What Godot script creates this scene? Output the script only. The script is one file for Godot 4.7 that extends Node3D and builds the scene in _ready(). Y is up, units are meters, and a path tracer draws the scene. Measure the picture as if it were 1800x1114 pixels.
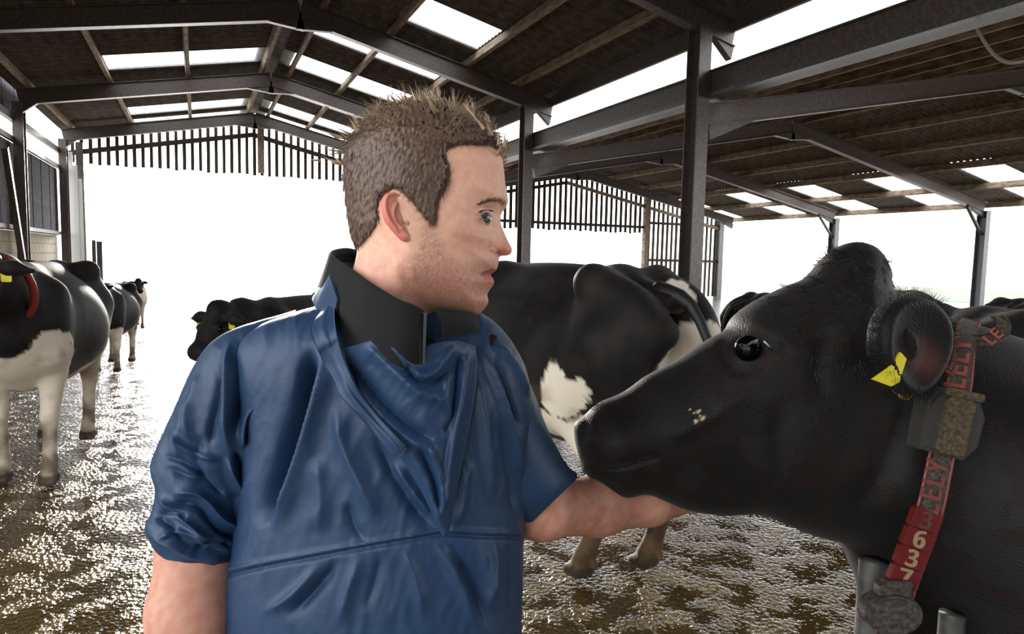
extends Node3D
# A dairy barn: a farmer in a blue parlour smock strokes the muzzle of a black cow.

const EYE := Vector3(0, 1.5, 0)
const FOC := 1193.2          # focal length in pixels of the 1800x1114 frame
var cam_b := Basis()         # camera axes: x right, y up, z back
var M := {}                  # materials
var used := {}               # names taken

func _ready() -> void:
	# ---- camera ----
	cam_b = Basis(Vector3.UP, deg_to_rad(-24.803)) * Basis(Vector3.RIGHT, deg_to_rad(-4.939)) * Basis(Vector3.BACK, deg_to_rad(1.243))
	var cam := Camera3D.new()
	cam.name = "camera"
	cam.keep_aspect = Camera3D.KEEP_HEIGHT
	cam.fov = rad_to_deg(2.0 * atan(557.0 / FOC))
	cam.near = 0.05
	cam.far = 400.0
	cam.transform = Transform3D(cam_b, EYE)
	add_child(cam)
	cam.current = true
	# ---- sky: bright overcast, whiter overhead ----
	var env := Environment.new()
	env.background_mode = Environment.BG_SKY
	var sm := ProceduralSkyMaterial.new()
	sm.sky_top_color = Color(0.97, 0.985, 1.0)
	sm.sky_horizon_color = Color(0.985, 0.985, 0.985)
	sm.ground_horizon_color = Color(0.9, 0.9, 0.88)
	sm.ground_bottom_color = Color(0.6, 0.59, 0.57)
	sm.sky_curve = 0.2
	sm.sky_energy_multiplier = SKY
	sm.ground_energy_multiplier = SKY * 0.6
	sm.sun_angle_max = 1.0
	var sky := Sky.new()
	sky.sky_material = sm
	env.sky = sky
	env.tonemap_mode = Environment.TONE_MAPPER_LINEAR
	env.tonemap_exposure = EXPOSURE
	env.sdfgi_enabled = true
	env.ssao_enabled = true
	env.ssil_enabled = true
	var we := WorldEnvironment.new()
	we.name = "sky"
	we.environment = env
	add_child(we)
	# ---- sun: a hazy low sun beyond the far gable ----
	var sun := DirectionalLight3D.new()
	sun.name = "sun"
	sun.light_color = Color(1.0, 0.975, 0.94)
	sun.light_energy = SUN
	sun.light_angular_distance = 6.0
	sun.shadow_enabled = true
	sun.sky_mode = DirectionalLight3D.SKY_MODE_LIGHT_ONLY
	add_child(sun)
	sun.look_at_from_position(SUN_FROM, Vector3.ZERO)
	make_materials()
	build_barn()
	build_yard()
	build_cows()
	build_person()

const SKY := 1.95
const EXPOSURE := 1.0
const SUN := 2.2
const SUN_FROM := Vector3(1.2, 2.2, -20.0)

# ------------------------------------------------------------------ places
func P(px: float, py: float, depth: float) -> Vector3:      # a pixel of the photograph at a depth along the view
	return EYE + cam_b * Vector3((px - 900.0) / FOC * depth, (557.0 - py) / FOC * depth, -depth)

func ray(px: float, py: float) -> Vector3:
	return cam_b * Vector3((px - 900.0) / FOC, (557.0 - py) / FOC, -1.0)

func pix(p: Vector3) -> Vector3:                             # x, y in pixels and depth
	var q := (p - EYE) * cam_b
	return Vector3(900.0 - q.x / q.z * FOC, 557.0 + q.y / q.z * FOC, -q.z)

# ------------------------------------------------------------------ nodes
func numbered(called: String) -> String:
	var n: int = used.get(called, -1) + 1
	used[called] = n
	return called if n == 0 else "%s_%03d" % [called, n]

func tag(o: Node, label: String, category: String, group := "", kind := "") -> Node:
	o.set_meta("label", label)
	o.set_meta("category", category)
	if group: o.set_meta("group", group)
	if kind: o.set_meta("kind", kind)
	return o

func thing(called: String, label: String, category: String, at := Vector3.ZERO, group := "", kind := "") -> Node3D:
	var o := Node3D.new()
	o.name = numbered(called)
	add_child(o, true)
	o.position = at
	tag(o, label, category, group, kind)
	return o

func put(called: String, mesh: Mesh, mat: Material, parent: Node = null, at := Transform3D()) -> MeshInstance3D:
	var o := MeshInstance3D.new()
	o.mesh = mesh
	if mat: o.material_override = mat
	o.transform = at
	if parent == null or parent == self:
		o.name = numbered(called)
		add_child(o, true)
	else:
		o.name = called
		parent.add_child(o, true)
	return o

# ------------------------------------------------------------------ mesh builder
class MB:
	var v := PackedVector3Array()
	var n := PackedVector3Array()
	var c := PackedColorArray()
	var uv := PackedVector2Array()
	var i := PackedInt32Array()
	var use_c := false
	var off := Vector3.ZERO
	func tri(a: Vector3, b: Vector3, d: Vector3) -> void:       # counter-clockwise seen from outside
		var k := v.size()
		var m := (b - a).cross(d - a).normalized()
		v.append(a); v.append(b); v.append(d)
		n.append(m); n.append(m); n.append(m)
		i.append(k); i.append(k + 2); i.append(k + 1)
	func quad(a: Vector3, b: Vector3, d: Vector3, e: Vector3) -> void:
		var k := v.size()
		var m := (d - a).cross(e - b).normalized()
		v.append(a); v.append(b); v.append(d); v.append(e)
		n.append(m); n.append(m); n.append(m); n.append(m)
		for t in [0, 2, 1, 0, 3, 2]: i.append(k + t)
	func prism(t: Transform3D, outline: PackedVector2Array, z0: float, z1: float, caps := true) -> void:
		var m := outline.size()                                  # outline counter-clockwise in x,y; extruded along z
		for k in m:
			var a := outline[k]
			var b := outline[(k + 1) % m]
			quad(t * Vector3(a.x, a.y, z1), t * Vector3(a.x, a.y, z0), t * Vector3(b.x, b.y, z0), t * Vector3(b.x, b.y, z1))
		if caps:
			var tr := Geometry2D.triangulate_polygon(outline)
			for k in range(0, tr.size(), 3):
				var a := outline[tr[k]]
				var b := outline[tr[k + 1]]
				var d := outline[tr[k + 2]]
				if (b - a).cross(d - a) < 0:
					var s := b
					b = d
					d = s
				tri(t * Vector3(a.x, a.y, z1), t * Vector3(b.x, b.y, z1), t * Vector3(d.x, d.y, z1))
				tri(t * Vector3(a.x, a.y, z0), t * Vector3(d.x, d.y, z0), t * Vector3(b.x, b.y, z0))
	func box(lo: Vector3, hi: Vector3, ch := 0.0, t := Transform3D()) -> void:
		var e := hi - lo
		var c0 := minf(ch, minf(e.x, e.y) * 0.45)
		var p := PackedVector2Array([Vector2(lo.x + c0, lo.y), Vector2(hi.x - c0, lo.y), Vector2(hi.x, lo.y + c0), Vector2(hi.x, hi.y - c0), Vector2(hi.x - c0, hi.y), Vector2(lo.x + c0, hi.y), Vector2(lo.x, hi.y - c0), Vector2(lo.x, lo.y + c0)])
		if c0 <= 0.0:
			p = PackedVector2Array([Vector2(lo.x, lo.y), Vector2(hi.x, lo.y), Vector2(hi.x, hi.y), Vector2(lo.x, hi.y)])
		prism(t, p, lo.z, hi.z)
	func vert(p: Vector3, m: Vector3, col := Color.WHITE) -> int:
		v.append(p)
		n.append(m)
		if use_c: c.append(col)
		return v.size() - 1
	func smooth(from := 0) -> void:                              # normals from the faces that meet at each vertex
		var s := PackedVector3Array()
		s.resize(v.size())
		for k in range(0, i.size(), 3):
			var a := i[k]
			var b := i[k + 1]
			var d := i[k + 2]
			var m := (v[d] - v[a]).cross(v[b] - v[a])
			s[a] += m
			s[b] += m
			s[d] += m
		for k in range(from, v.size()):
			n[k] = s[k].normalized()
	func grid(w: int, h: int, pts: PackedVector3Array, wrap := false, flip := false) -> void:   # rows of w points; smooth
		var k := v.size()
		v.append_array(pts)
		for j in pts.size(): n.append(Vector3.UP)
		for y in h - 1:
			for x in (w if wrap else w - 1):
				var a := k + y * w + x
				var b := k + y * w + (x + 1) % w
				var d := a + w
				var e := b + w
				if flip:
					i.append_array(PackedInt32Array([a, b, d, b, e, d]))
				else:
					i.append_array(PackedInt32Array([a, d, b, b, d, e]))
	func tube(path: PackedVector3Array, radii: PackedFloat32Array, sides := 8, up := Vector3.UP, flat := 1.0, capped := true) -> void:
		var m := path.size()
		var pts := PackedVector3Array()
		var side := Vector3.ZERO
		for k in m:
			var d := (path[mini(k + 1, m - 1)] - path[maxi(k - 1, 0)]).normalized()
			if side == Vector3.ZERO:
				side = d.cross(up if absf(d.dot(up)) < 0.95 else Vector3.RIGHT).normalized()
			side = (side - d * side.dot(d)).normalized()
			var o := d.cross(side)
			var r: float = radii[mini(k, radii.size() - 1)]
			for s in sides:
				var a := TAU * s / sides
				pts.append(path[k] + side * cos(a) * r + o * sin(a) * r * flat)
		var k0 := v.size()
		grid(sides, m, pts, true, false)
		if capped:
			for e in [0, m - 1]:
				var cidx := vert(path[e], Vector3.UP)
				for s in sides:
					var a: int = k0 + e * sides + s
					var b: int = k0 + e * sides + (s + 1) % sides
					if e == 0: i.append_array(PackedInt32Array([cidx, a, b]))
					else: i.append_array(PackedInt32Array([cidx, b, a]))
	func done() -> ArrayMesh:
		var arr := []
		arr.resize(Mesh.ARRAY_MAX)
		if off != Vector3.ZERO:
			for k in v.size(): v[k] -= off
		arr[Mesh.ARRAY_VERTEX] = v
		arr[Mesh.ARRAY_NORMAL] = n
		if use_c: arr[Mesh.ARRAY_COLOR] = c
		if uv.size() == v.size(): arr[Mesh.ARRAY_TEX_UV] = uv
		arr[Mesh.ARRAY_INDEX] = i
		var m := ArrayMesh.new()
		m.add_surface_from_arrays(Mesh.PRIMITIVE_TRIANGLES, arr)
		return m

func box_mesh(size: Vector3, ch := 0.0) -> ArrayMesh:
	var b := MB.new()
	b.box(-size / 2, size / 2, ch)
	return b.done()

func i_beam(depth: float, width: float, web := 0.012, fl := 0.016) -> PackedVector2Array:
	var d := depth / 2
	var w := width / 2
	var q := web / 2
	return PackedVector2Array([Vector2(-w, -d), Vector2(w, -d), Vector2(w, -d + fl), Vector2(q, -d + fl), Vector2(q, d - fl), Vector2(w, d - fl), Vector2(w, d), Vector2(-w, d), Vector2(-w, d - fl), Vector2(-q, d - fl), Vector2(-q, -d + fl), Vector2(-w, -d + fl)])

func along(a: Vector3, b: Vector3, up := Vector3.UP) -> Transform3D:    # z from a to b, y near up
	var z := (b - a).normalized()
	var x := up.cross(z).normalized()
	return Transform3D(Basis(x, z.cross(x), z), a)

func bar(mb: MB, a: Vector3, b: Vector3, w: float, h: float, up := Vector3.UP, ch := 0.0) -> void:
	mb.box(Vector3(-w / 2, -h / 2, 0), Vector3(w / 2, h / 2, a.distance_to(b)), ch, along(a, b, up))

# ------------------------------------------------------------------ materials
func noise_tex(freq: float, ramp: Array, size := 512, octaves := 4, kind := FastNoiseLite.TYPE_SIMPLEX_SMOOTH, sd := 1, stretch := Vector2.ONE) -> NoiseTexture2D:
	var t := NoiseTexture2D.new()
	var f := FastNoiseLite.new()
	f.noise_type = kind
	f.seed = sd
	f.frequency = freq
	f.fractal_octaves = octaves
	t.noise = f
	t.width = size
	t.height = size
	t.seamless = true
	t.seamless_blend_skirt = 0.15
	if ramp.size():
		var g := Gradient.new()
		var o := PackedFloat32Array()
		var cc := PackedColorArray()
		for r in ramp:
			o.append(r[0])
			cc.append(r[1])
		g.offsets = o
		g.colors = cc
		t.color_ramp = g
	return t

func mat(color: Color, rough := 0.7, metal := 0.0, spec := 0.5) -> StandardMaterial3D:
	var m := StandardMaterial3D.new()
	m.albedo_color = color
	m.roughness = rough
	m.metallic = metal
	m.metallic_specular = spec
	return m

func tri(m: StandardMaterial3D, scale: Vector3, world := false) -> StandardMaterial3D:
	m.uv1_triplanar = true
	m.uv1_world_triplanar = world
	m.uv1_scale = scale
	return m

func grey(a: float, b: float) -> Array:
	return [[0.0, Color(a, a, a)], [1.0, Color(b, b, b)]]

func make_materials() -> void:
	var blotch := noise_tex(0.012, [[0.25, Color(0.68, 0.64, 0.61)], [0.5, Color(0.87, 0.85, 0.83)], [0.75, Color(1, 1, 1)]], 512, 5)
	var fine := noise_tex(0.05, [[0.2, Color(0.78, 0.76, 0.74)], [0.8, Color(1, 1, 1)]], 256, 4, FastNoiseLite.TYPE_SIMPLEX_SMOOTH, 3)
	var bump := noise_tex(0.06, grey(0.2, 0.8), 512, 4, FastNoiseLite.TYPE_SIMPLEX_SMOOTH, 5)
	var sheet := mat(Color(0.41, 0.38, 0.36), 0.85)
	sheet.albedo_texture = blotch
	M.sheet = tri(sheet, Vector3(0.7, 0.7, 0.7), true)
	var steel := mat(Color(0.37, 0.335, 0.315), 0.4, 0.15)
	steel.albedo_texture = fine
	M.steel = tri(steel, Vector3(1.3, 1.3, 1.3), true)
	var purlin := mat(Color(0.6, 0.53, 0.44), 0.75)
	purlin.albedo_texture = blotch
	M.purlin = tri(purlin, Vector3(2.0, 2.0, 0.5), true)
	var board := mat(Color(0.27, 0.235, 0.2), 0.85)
	board.albedo_texture = fine
	M.board = tri(board, Vector3(3, 0.5, 3), true)
	var galv := mat(Color(0.42, 0.43, 0.44), 0.38, 0.65)
	galv.albedo_texture = fine
	M.galv = tri(galv, Vector3(2, 2, 2), true)
	M.post = tri(mat(Color(0.33, 0.33, 0.32), 0.5, 0.2), Vector3(4, 4, 4), true)
	M.post.albedo_texture = fine
	var block := mat(Color(0.66, 0.63, 0.53), 0.9)
	block.albedo_texture = fine
	block.heightmap_enabled = true
	block.heightmap_texture = bump
	block.heightmap_scale = 0.3
	M.block = tri(block, Vector3(2, 2, 2), true)
	var clad := mat(Color(0.36, 0.35, 0.37), 0.6)
	clad.albedo_texture = fine
	M.clad = tri(clad, Vector3(1, 0.4, 1), true)
	# wet slurry on concrete
	var size := 1024
	var fields := []
	for e in [[0.0055, 4, 8], [0.042, 3, 11], [0.09, 3, 12]]:
		var fn := FastNoiseLite.new()
		fn.noise_type = FastNoiseLite.TYPE_SIMPLEX_SMOOTH
		fn.frequency = e[0]
		fn.fractal_octaves = e[1]
		fn.seed = e[2]
		var im := fn.get_seamless_image(size, size)
		im.convert(Image.FORMAT_L8)
		fields.append(im.get_data())
	var alb := PackedByteArray()
	var rou := PackedByteArray()
	var hei := PackedByteArray()
	alb.resize(size * size * 3)
	rou.resize(size * size)
	hei.resize(size * size)
	for k in size * size:
		var wet := fields[0][k] / 255.0 as float
		var mud := smoothstep(0.36, 0.74, wet + (fields[1][k] / 255.0 - 0.5) * 0.3)
		var fine_n := fields[2][k] / 255.0 as float
		var t := clampf(0.25 + mud * 0.6 + (fine_n - 0.5) * 0.5, 0.0, 1.0)
		alb[k * 3] = int(lerpf(92, 180, t))
		alb[k * 3 + 1] = int(lerpf(73, 152, t))
		alb[k * 3 + 2] = int(lerpf(34, 92, t))
		rou[k] = int(255.0 * lerpf(0.06, 0.26, mud * (0.6 + 0.4 * fine_n)))
		hei[k] = int(255.0 * clampf(0.22 * fields[1][k] / 255.0 + mud * (0.05 + 0.5 * fields[1][k] / 255.0 + 0.2 * fine_n), 0.0, 1.0))
	var floor_m := mat(Color(0.66, 0.64, 0.6), 1.0, 0.0, 0.5)
	floor_m.albedo_texture = ImageTexture.create_from_image(Image.create_from_data(size, size, false, Image.FORMAT_RGB8, alb))
	floor_m.roughness_texture = ImageTexture.create_from_image(Image.create_from_data(size, size, false, Image.FORMAT_L8, rou))
	floor_m.heightmap_enabled = true
	floor_m.heightmap_texture = ImageTexture.create_from_image(Image.create_from_data(size, size, false, Image.FORMAT_L8, hei))
	floor_m.heightmap_scale = 1.3
	M.floor = tri(floor_m, Vector3(0.72, 0.72, 0.72), true)
	var yard := mat(Color(0.8, 0.79, 0.77), 0.5)
	yard.albedo_texture = fine
	M.yard = tri(yard, Vector3(0.2, 0.2, 0.2), true)
	var pane := mat(Color(0.95, 0.97, 0.98, 0.12), 0.3)
	pane.transparency = BaseMaterial3D.TRANSPARENCY_ALPHA
	M.pane = pane
	M.wrap = mat(Color(0.9, 0.91, 0.9), 0.4)
	M.greenwall = tri(mat(Color(0.62, 0.66, 0.6), 0.85), Vector3.ONE, true)
	M.hairm = mat(Color.WHITE, 0.5)
	M.hairm.vertex_color_use_as_albedo = true
	M.rope = mat(Color(0.6, 0.56, 0.5), 0.9)

# ------------------------------------------------------------------ the barn
const XL := -3.181
const XR := 5.617
const RX := 1.548
const HR := 5.381
const SL := 0.197
const SR := 0.228
const X2 := 19.615
const RX2 := 12.327
const HR2 := 4.614
const S2 := 0.1973
const GZ := -22.2

func y_main(x: float) -> float:
	return HR - (SL * (RX - x) if x < RX else SR * (x - RX))

func y_side(x: float) -> float:
	return HR2 - S2 * absf(x - RX2)

func frame_z(k: int) -> float:
	return -(6.85 + 4.844 * k)

var sheet_cache := {}
func corrugated(w: float, l: float) -> ArrayMesh:            # w along x in waves, l along z; 2 layers thick
	var key := "%.2f %.2f" % [w, l]
	if sheet_cache.has(key): return sheet_cache[key]
	var waves := int(maxf(2, round(w / 0.146)))
	var b := MB.new()
	for side in 2:
		var pts := PackedVector3Array()
		var m := waves * 6 + 1
		for z in [0.0, l]:
			for k in m:
				var y := 0.022 * cos(TAU * k / 6.0) + (0.004 if side == 0 else -0.004)
				pts.append(Vector3(w * k / (m - 1) - w / 2, y, z - l / 2))
		b.grid(m, 2, pts, false, side == 1)
	b.smooth()
	sheet_cache[key] = b.done()
	return sheet_cache[key]

# a roof slope: the columns run along z, the rows between the purlins at xs
func roof_slope(parent: Node, xs: Array, yf: Callable, cols: Array, lights: Callable) -> void:
	for r in xs.size() - 1:
		var a := Vector3(xs[r], yf.call(xs[r]) + 0.325, 0)
		var b := Vector3(xs[r + 1], yf.call(xs[r + 1]) + 0.325, 0)
		var across := (b - a).normalized() * signf(b.x - a.x)
		var l := a.distance_to(b) + 0.06
		for c in cols.size() - 1:
			var z0: float = cols[c]
			var z1: float = cols[c + 1]
			var mid := (a + b) / 2 + Vector3(0, 0, (z0 + z1) / 2)
			# sheet axes: waves along world z, length along the slope
			var basis := Basis(Vector3(0, 0, -1), Vector3(0, 0, -1).cross(across) * -1.0, across)
			basis = Basis(Vector3(0, 0, -1), across.cross(Vector3(0, 0, -1)), across)
			var w := absf(z1 - z0)
			if lights.call(r, mid.z):
				var m := put("skylight_panel", corrugated(snappedf(w, 0.01), snappedf(l, 0.01)), M.pane, parent, Transform3D(basis, mid))
				m.set_meta("label", "translucent rooflight sheet letting in daylight")
			else:
				put("roof_sheet", corrugated(snappedf(w + 0.02, 0.01), snappedf(l, 0.01)), M.sheet, parent, Transform3D(basis, mid))

func columns_for(bands: Array, z0: float, z1: float) -> Array:      # edges along z: the bands kept, the gaps shared out
	var out := [z0]
	var at := z0
	for b in bands + [[z1, z1]]:
		var gap: float = at - b[0]
		var n := int(maxf(1, round(gap / 1.1)))
		for k in n:
			at = at - gap / n if k < n - 1 else b[0]
			out.append(at)
		if b[0] != b[1]:
			at = b[1]
			out.append(at)
	return out

func rafter_mesh(a: Vector3, b: Vector3, depth: float, haunch_at_b: bool) -> ArrayMesh:
	var mb := MB.new()
	mb.prism(along(a, b), i_beam(depth, 0.15), 0, a.distance_to(b))
	var t := along(a, b)
	var l := a.distance_to(b)
	for e in 2:                                               # tapered haunches where the beams meet
		var z0 := 0.0 if e == 0 else l
		var z1 := 0.55 if e == 0 else l - (0.75 if haunch_at_b else 0.3)
		var q := PackedVector2Array([Vector2(0, -depth / 2), Vector2(0, -depth / 2 - 0.16), Vector2(z1 - z0, -depth / 2)])
		if q[2].x > 0: q = PackedVector2Array([q[0], q[1], q[2]])
		else: q = PackedVector2Array([q[0], q[2], q[1]])
		var tt := Transform3D(Basis(t.basis.z, t.basis.y, -t.basis.x), t * Vector3(0, 0, z0))
		mb.prism(tt, q, -0.05, 0.05)
	return mb.done()

func column(at: Vector3, top: float, w: float, label: String, group: String, m: Material) -> Node3D:
	var o := thing("column", label, "column", at, group, "structure")
	var mb := MB.new()
	var t := Transform3D(Basis(Vector3(1, 0, 0), Vector3(0, 0, -1), Vector3(0, 1, 0)), Vector3.ZERO)
	mb.prism(t, i_beam(w, w * 0.75, 0.014, 0.018), 0, top)
	put("post", mb.done(), m, o)
	var bp := MB.new()
	bp.box(Vector3(-w * 0.7, 0, -w * 0.7), Vector3(w * 0.7, 0.02, w * 0.7))
	put("base_plate", bp.done(), m, o)
	return o

func build_barn() -> void:
	# floor
	var fl := MB.new()
	fl.box(Vector3(-12, -0.3, GZ - 0.2), Vector3(21.5, 0, 8))
	tag(put("floor", fl.done(), M.floor), "wet brown slurry-covered concrete floor of the barn, glinting with daylight", "floor", "", "structure")
	# main roof
	var bands := [[-10.1, -11.2], [-12.45, -13.5], [-15.0, -16.1], [-17.7, -18.65], [-20.0, -21.05], [-21.7, -22.3]]
	var roof := thing("ceiling", "dark corrugated roof over the main barn with bright rooflight strips", "roof", Vector3.ZERO, "", "structure")
	var cols := columns_for(bands, 7.4, GZ - 0.4)
	var lit := func(z: float, from: float) -> bool:
		for b in bands:
			if z < b[0] and z > b[1] and z < from: return true
		return false
	roof_slope(roof, [XL - 0.15, -1.6, -0.15, 1.42], y_main, cols, func(r, z): return r > 0 and lit.call(z, -14.0))
	roof_slope(roof, [1.7, 3.03, 4.42, 6.2], y_main, cols, func(r, z): return r < 2 and (lit.call(z, -12.0) or (r == 1 and lit.call(z, -10.0))))
	var rc := MB.new()
	for s in [-1, 1]:
		bar(rc, Vector3(RX + s * 0.16, HR + 0.36, 7.4), Vector3(RX + s * 0.16, HR + 0.36, GZ - 0.4), 0.42, 0.03, Vector3(s * 0.2, 1, 0))
	put("ridge_cap", rc.done(), M.sheet, roof)
	for x in [-3.0, -1.6, -0.15, 1.36, 1.92, 3.03, 4.42, 5.42]:
		var mb := MB.new()
		bar(mb, Vector3(x, y_main(x) + 0.225, 7.4), Vector3(x, y_main(x) + 0.225, GZ - 0.35), 0.075, 0.15, Vector3(SL if x < RX else -SR, -1, 0) * -1, 0.006)
		put("purlin", mb.done(), M.purlin, roof)
	var ev := MB.new()
	bar(ev, Vector3(6.12, y_main(6.12) + 0.17, 7.4), Vector3(6.12, y_main(6.12) + 0.17, GZ - 0.35), 0.06, 0.26, Vector3.UP, 0.005)
	put("eaves_beam", ev.done(), M.steel, roof)
	for k in range(-2, 4):
		var z := frame_z(k)
		var peak := Vector3(RX, HR, z)
		for e in [Vector3(XL, y_main(XL), z), Vector3(6.15, y_main(6.15), z)]:
			put("rafter", rafter_mesh(peak, e, 0.3, false), M.steel, roof)
	# columns
	var lefts := ["first", "second", "third", "fourth", "last"]
	for k in range(0, 4):
		var z := frame_z(k)
		column(Vector3(XR, 0, z), y_main(XR) - 0.1, 0.24, ["dark steel post in the valley row rising above the nose of the near cow", "dark steel post in the valley row just past the man's nose", "steel valley-row post hidden behind the man's head, third from here", "steel valley-row post behind the man's head next to the far gable"][k], "steel posts under the roof valley", M.steel)
	for k in range(0, 4):
		column(Vector3(XL, 0, frame_z(k)), y_main(XL) - 0.1, 0.24, ["steel wall post nearest the camera on the cladded side, outside the frame", "steel post along the left wall, second from here", "blue-grey steel post at the left wall beside the cladding sheet", "steel post at the left wall next to the bright doorway"][k], "steel posts along the left wall", M.steel)
	# valley gutter
	var g := thing("valley_gutter", "long dark steel gutter beam running between the two roofs under the strip of sky", "gutter", Vector3(5.85, 3.5, 0), "", "structure")
	var gp := MB.new()
	gp.box(Vector3(-0.12, 0.03, GZ), Vector3(-0.09, 0.33, 7.4))
	gp.box(Vector3(-0.09, 0.03, GZ), Vector3(0.19, 0.06, 7.4))
	gp.box(Vector3(0.16, 0.06, GZ), Vector3(0.19, 0.25, 7.4))
	put("trough", gp.done(), M.steel, g)
	var gl := MB.new()
	gl.box(Vector3(-0.16, 0.315, GZ), Vector3(-0.09, 0.335, 7.4))
	gl.box(Vector3(-0.2, 0.0, GZ), Vector3(-0.1, 0.05, 7.4))
	put("lip", gl.done(), M.galv, g)
	# second roof
	var roof2 := thing("ceiling", "lower corrugated roof over the side barn on the right with rooflight patches", "roof", Vector3.ZERO, "", "structure")
	var bands2 := [[-2.6, -3.7], [-5.0, -6.1], [-7.3, -8.4], [-9.95, -11.0], [-12.7, -13.75], [-15.4, -16.5], [-18.3, -19.35], [-21.5, -22.3]]
	var cols2 := columns_for(bands2, -0.6, GZ - 0.4)
	var lit2 := func(z: float) -> bool:
		for b in bands2:
			if z < b[0] and z > b[1]: return true
		return false
	roof_slope(roof2, [6.3, 8.3, 10.3, RX2 - 0.1], y_side, cols2, func(_r, _z): return false)
	roof_slope(roof2, [RX2 + 0.1, 14.3, 16.75, 18.5, 20.35], y_side, cols2, func(r, z): return r >= 2 and lit2.call(z))
	var rc2 := MB.new()
	for s in [-1, 1]:
		bar(rc2, Vector3(RX2 + s * 0.16, HR2 + 0.36, -0.6), Vector3(RX2 + s * 0.16, HR2 + 0.36, GZ - 0.4), 0.42, 0.03, Vector3(s * 0.2, 1, 0))
	put("ridge_cap", rc2.done(), M.sheet, roof2)
	for x in [6.4, 7.4, 8.6, 9.9, 11.2, 12.1, 12.6, 13.9, 15.3, 16.75, 18.5, 20.2]:
		var mb := MB.new()
		bar(mb, Vector3(x, y_side(x) + 0.225, -0.6), Vector3(x, y_side(x) + 0.225, GZ - 0.35), 0.075, 0.16, Vector3(S2 if x < RX2 else -S2, -1, 0) * -1, 0.006)
		put("purlin", mb.done(), M.purlin, roof2)
	for k in range(-1, 4):
		var z := frame_z(k)
		var peak := Vector3(RX2, HR2, z)
		for e in [Vector3(5.75, y_side(5.75), z), Vector3(X2, y_side(X2), z)]:
			put("rafter", rafter_mesh(peak, e, 0.28, true), M.steel, roof2)
	for k in range(-1, 3):
		var cc := column(Vector3(X2, 0, frame_z(k)), y_side(X2) - 0.1, 0.26, ["galvanised outer post out of the frame beyond the cow", "galvanised outer post out of the frame beside the cow", "galvanised post on the open side behind the cow's ear, right of the bales' gap", "galvanised post on the open side just above the cow's poll"][k + 1], "posts along the open side", M.galv)
		var kb := MB.new()
		bar(kb, Vector3(-0.75, y_side(X2) - 0.02, 0), Vector3(-0.05, y_side(X2) - 0.75, 0), 0.08, 0.05)
		put("knee_brace", kb.done(), M.galv, cc)
	# far gable of the main barn: boards above the big doorway
	var wf := thing("wall_front", "slatted gable of spaced boards above the bright main doorway", "wall", Vector3(0, 0, GZ), "", "structure")
	var rng := RandomNumberGenerator.new()
	rng.seed = 4
	var bw := [0.085, 0.095, 0.09]
	var x := XL + 0.1
	var kx := 0
	while x < XR - 0.1:
		var top := y_main(x) + 0.28
		var bottom := 3.84 + rng.randf_range(-0.03, 0.02)
		var mb := MB.new()
		mb.box(Vector3(x - bw[kx % 3] / 2, bottom, -0.012), Vector3(x + bw[kx % 3] / 2, top, 0.012), 0.004)
		put("board", mb.done(), M.board, wf)
		x += 0.212
		kx += 1
	for s in [[XL, RX, -1], [RX, XR, 1]]:
		var mb := MB.new()
		bar(mb, Vector3(s[0], y_main(s[0]) - 0.36, 0.06), Vector3(s[1], y_main(s[1]) - 0.36, 0.06), 0.08, 0.13)
		put("rail", mb.done(), M.board, wf)
	var gpst := MB.new()
	gpst.box(Vector3(RX + 0.12, 3.9, 0.03), Vector3(RX + 0.3, HR + 0.2, 0.2))
	put("king_post", gpst.done(), M.purlin, wf)
	var jl := MB.new()
	jl.box(Vector3(-3.0, 0, -0.06), Vector3(-2.82, 4.4, 0.12), 0.01)
	put("door_jamb", jl.done(), M.steel, wf)
	var jr := MB.new()
	jr.box(Vector3(4.6, 0, -0.06), Vector3(4.78, 4.6, 0.12), 0.01)
	put("door_jamb", jr.done(), M.steel, wf)
	# far gable of the side barn
	var wg := thing("wall_front", "slatted gable of spaced vertical boards at the far end of the side barn", "wall", Vector3(0, 0, GZ), "", "structure")
	wg.name = "wall_front_side"
	x = 5.9
	kx = 0
	while x < X2:
		var top := y_side(x) + 0.26
		var bottom := (2.58 + rng.randf_range(-0.03, 0.02)) if x < 15.85 else 0.1
		var mb := MB.new()
		mb.box(Vector3(x - bw[kx % 3] * 0.6, bottom, -0.012), Vector3(x + bw[kx % 3] * 0.6, top, 0.012), 0.004)
		put("board", mb.done(), M.board, wg)
		x += 0.222
		kx += 1
	for s in [[5.9, RX2], [RX2, X2]]:
		var mb := MB.new()
		bar(mb, Vector3(s[0], y_side(s[0]) - 0.3, 0.06), Vector3(s[1], y_side(s[1]) - 0.3, 0.06), 0.08, 0.12)
		put("rail", mb.done(), M.board if s[0] < 10 else M.purlin, wg)
	for r in [[5.9, 15.85, 2.82], [15.85, X2, 3.0], [15.85, X2, 1.55]]:
		var mb := MB.new()
		bar(mb, Vector3(r[0], r[2], 0.06), Vector3(r[1], r[2], 0.06), 0.07, 0.1)
		put("rail", mb.done(), M.board, wg)
	var gps := MB.new()
	gps.box(Vector3(15.8, 0, 0.0), Vector3(15.98, y_side(15.9) + 0.1, 0.2), 0.01)
	put("door_post", gps.done(), M.purlin, wg)
	var gpe := MB.new()
	gpe.box(Vector3(X2 - 0.1, 0, -0.05), Vector3(X2 + 0.12, y_side(X2) + 0.1, 0.2), 0.01)
	put("corner_post", gpe.done(), M.galv, wg)
	# left wall: block below, cladding sheet above
	var wl := thing("wall_left", "left side wall of pale blockwork with grey corrugated cladding above", "wall", Vector3(XL - 0.22, 0, 0), "", "structure")
	var courses := 8
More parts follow.
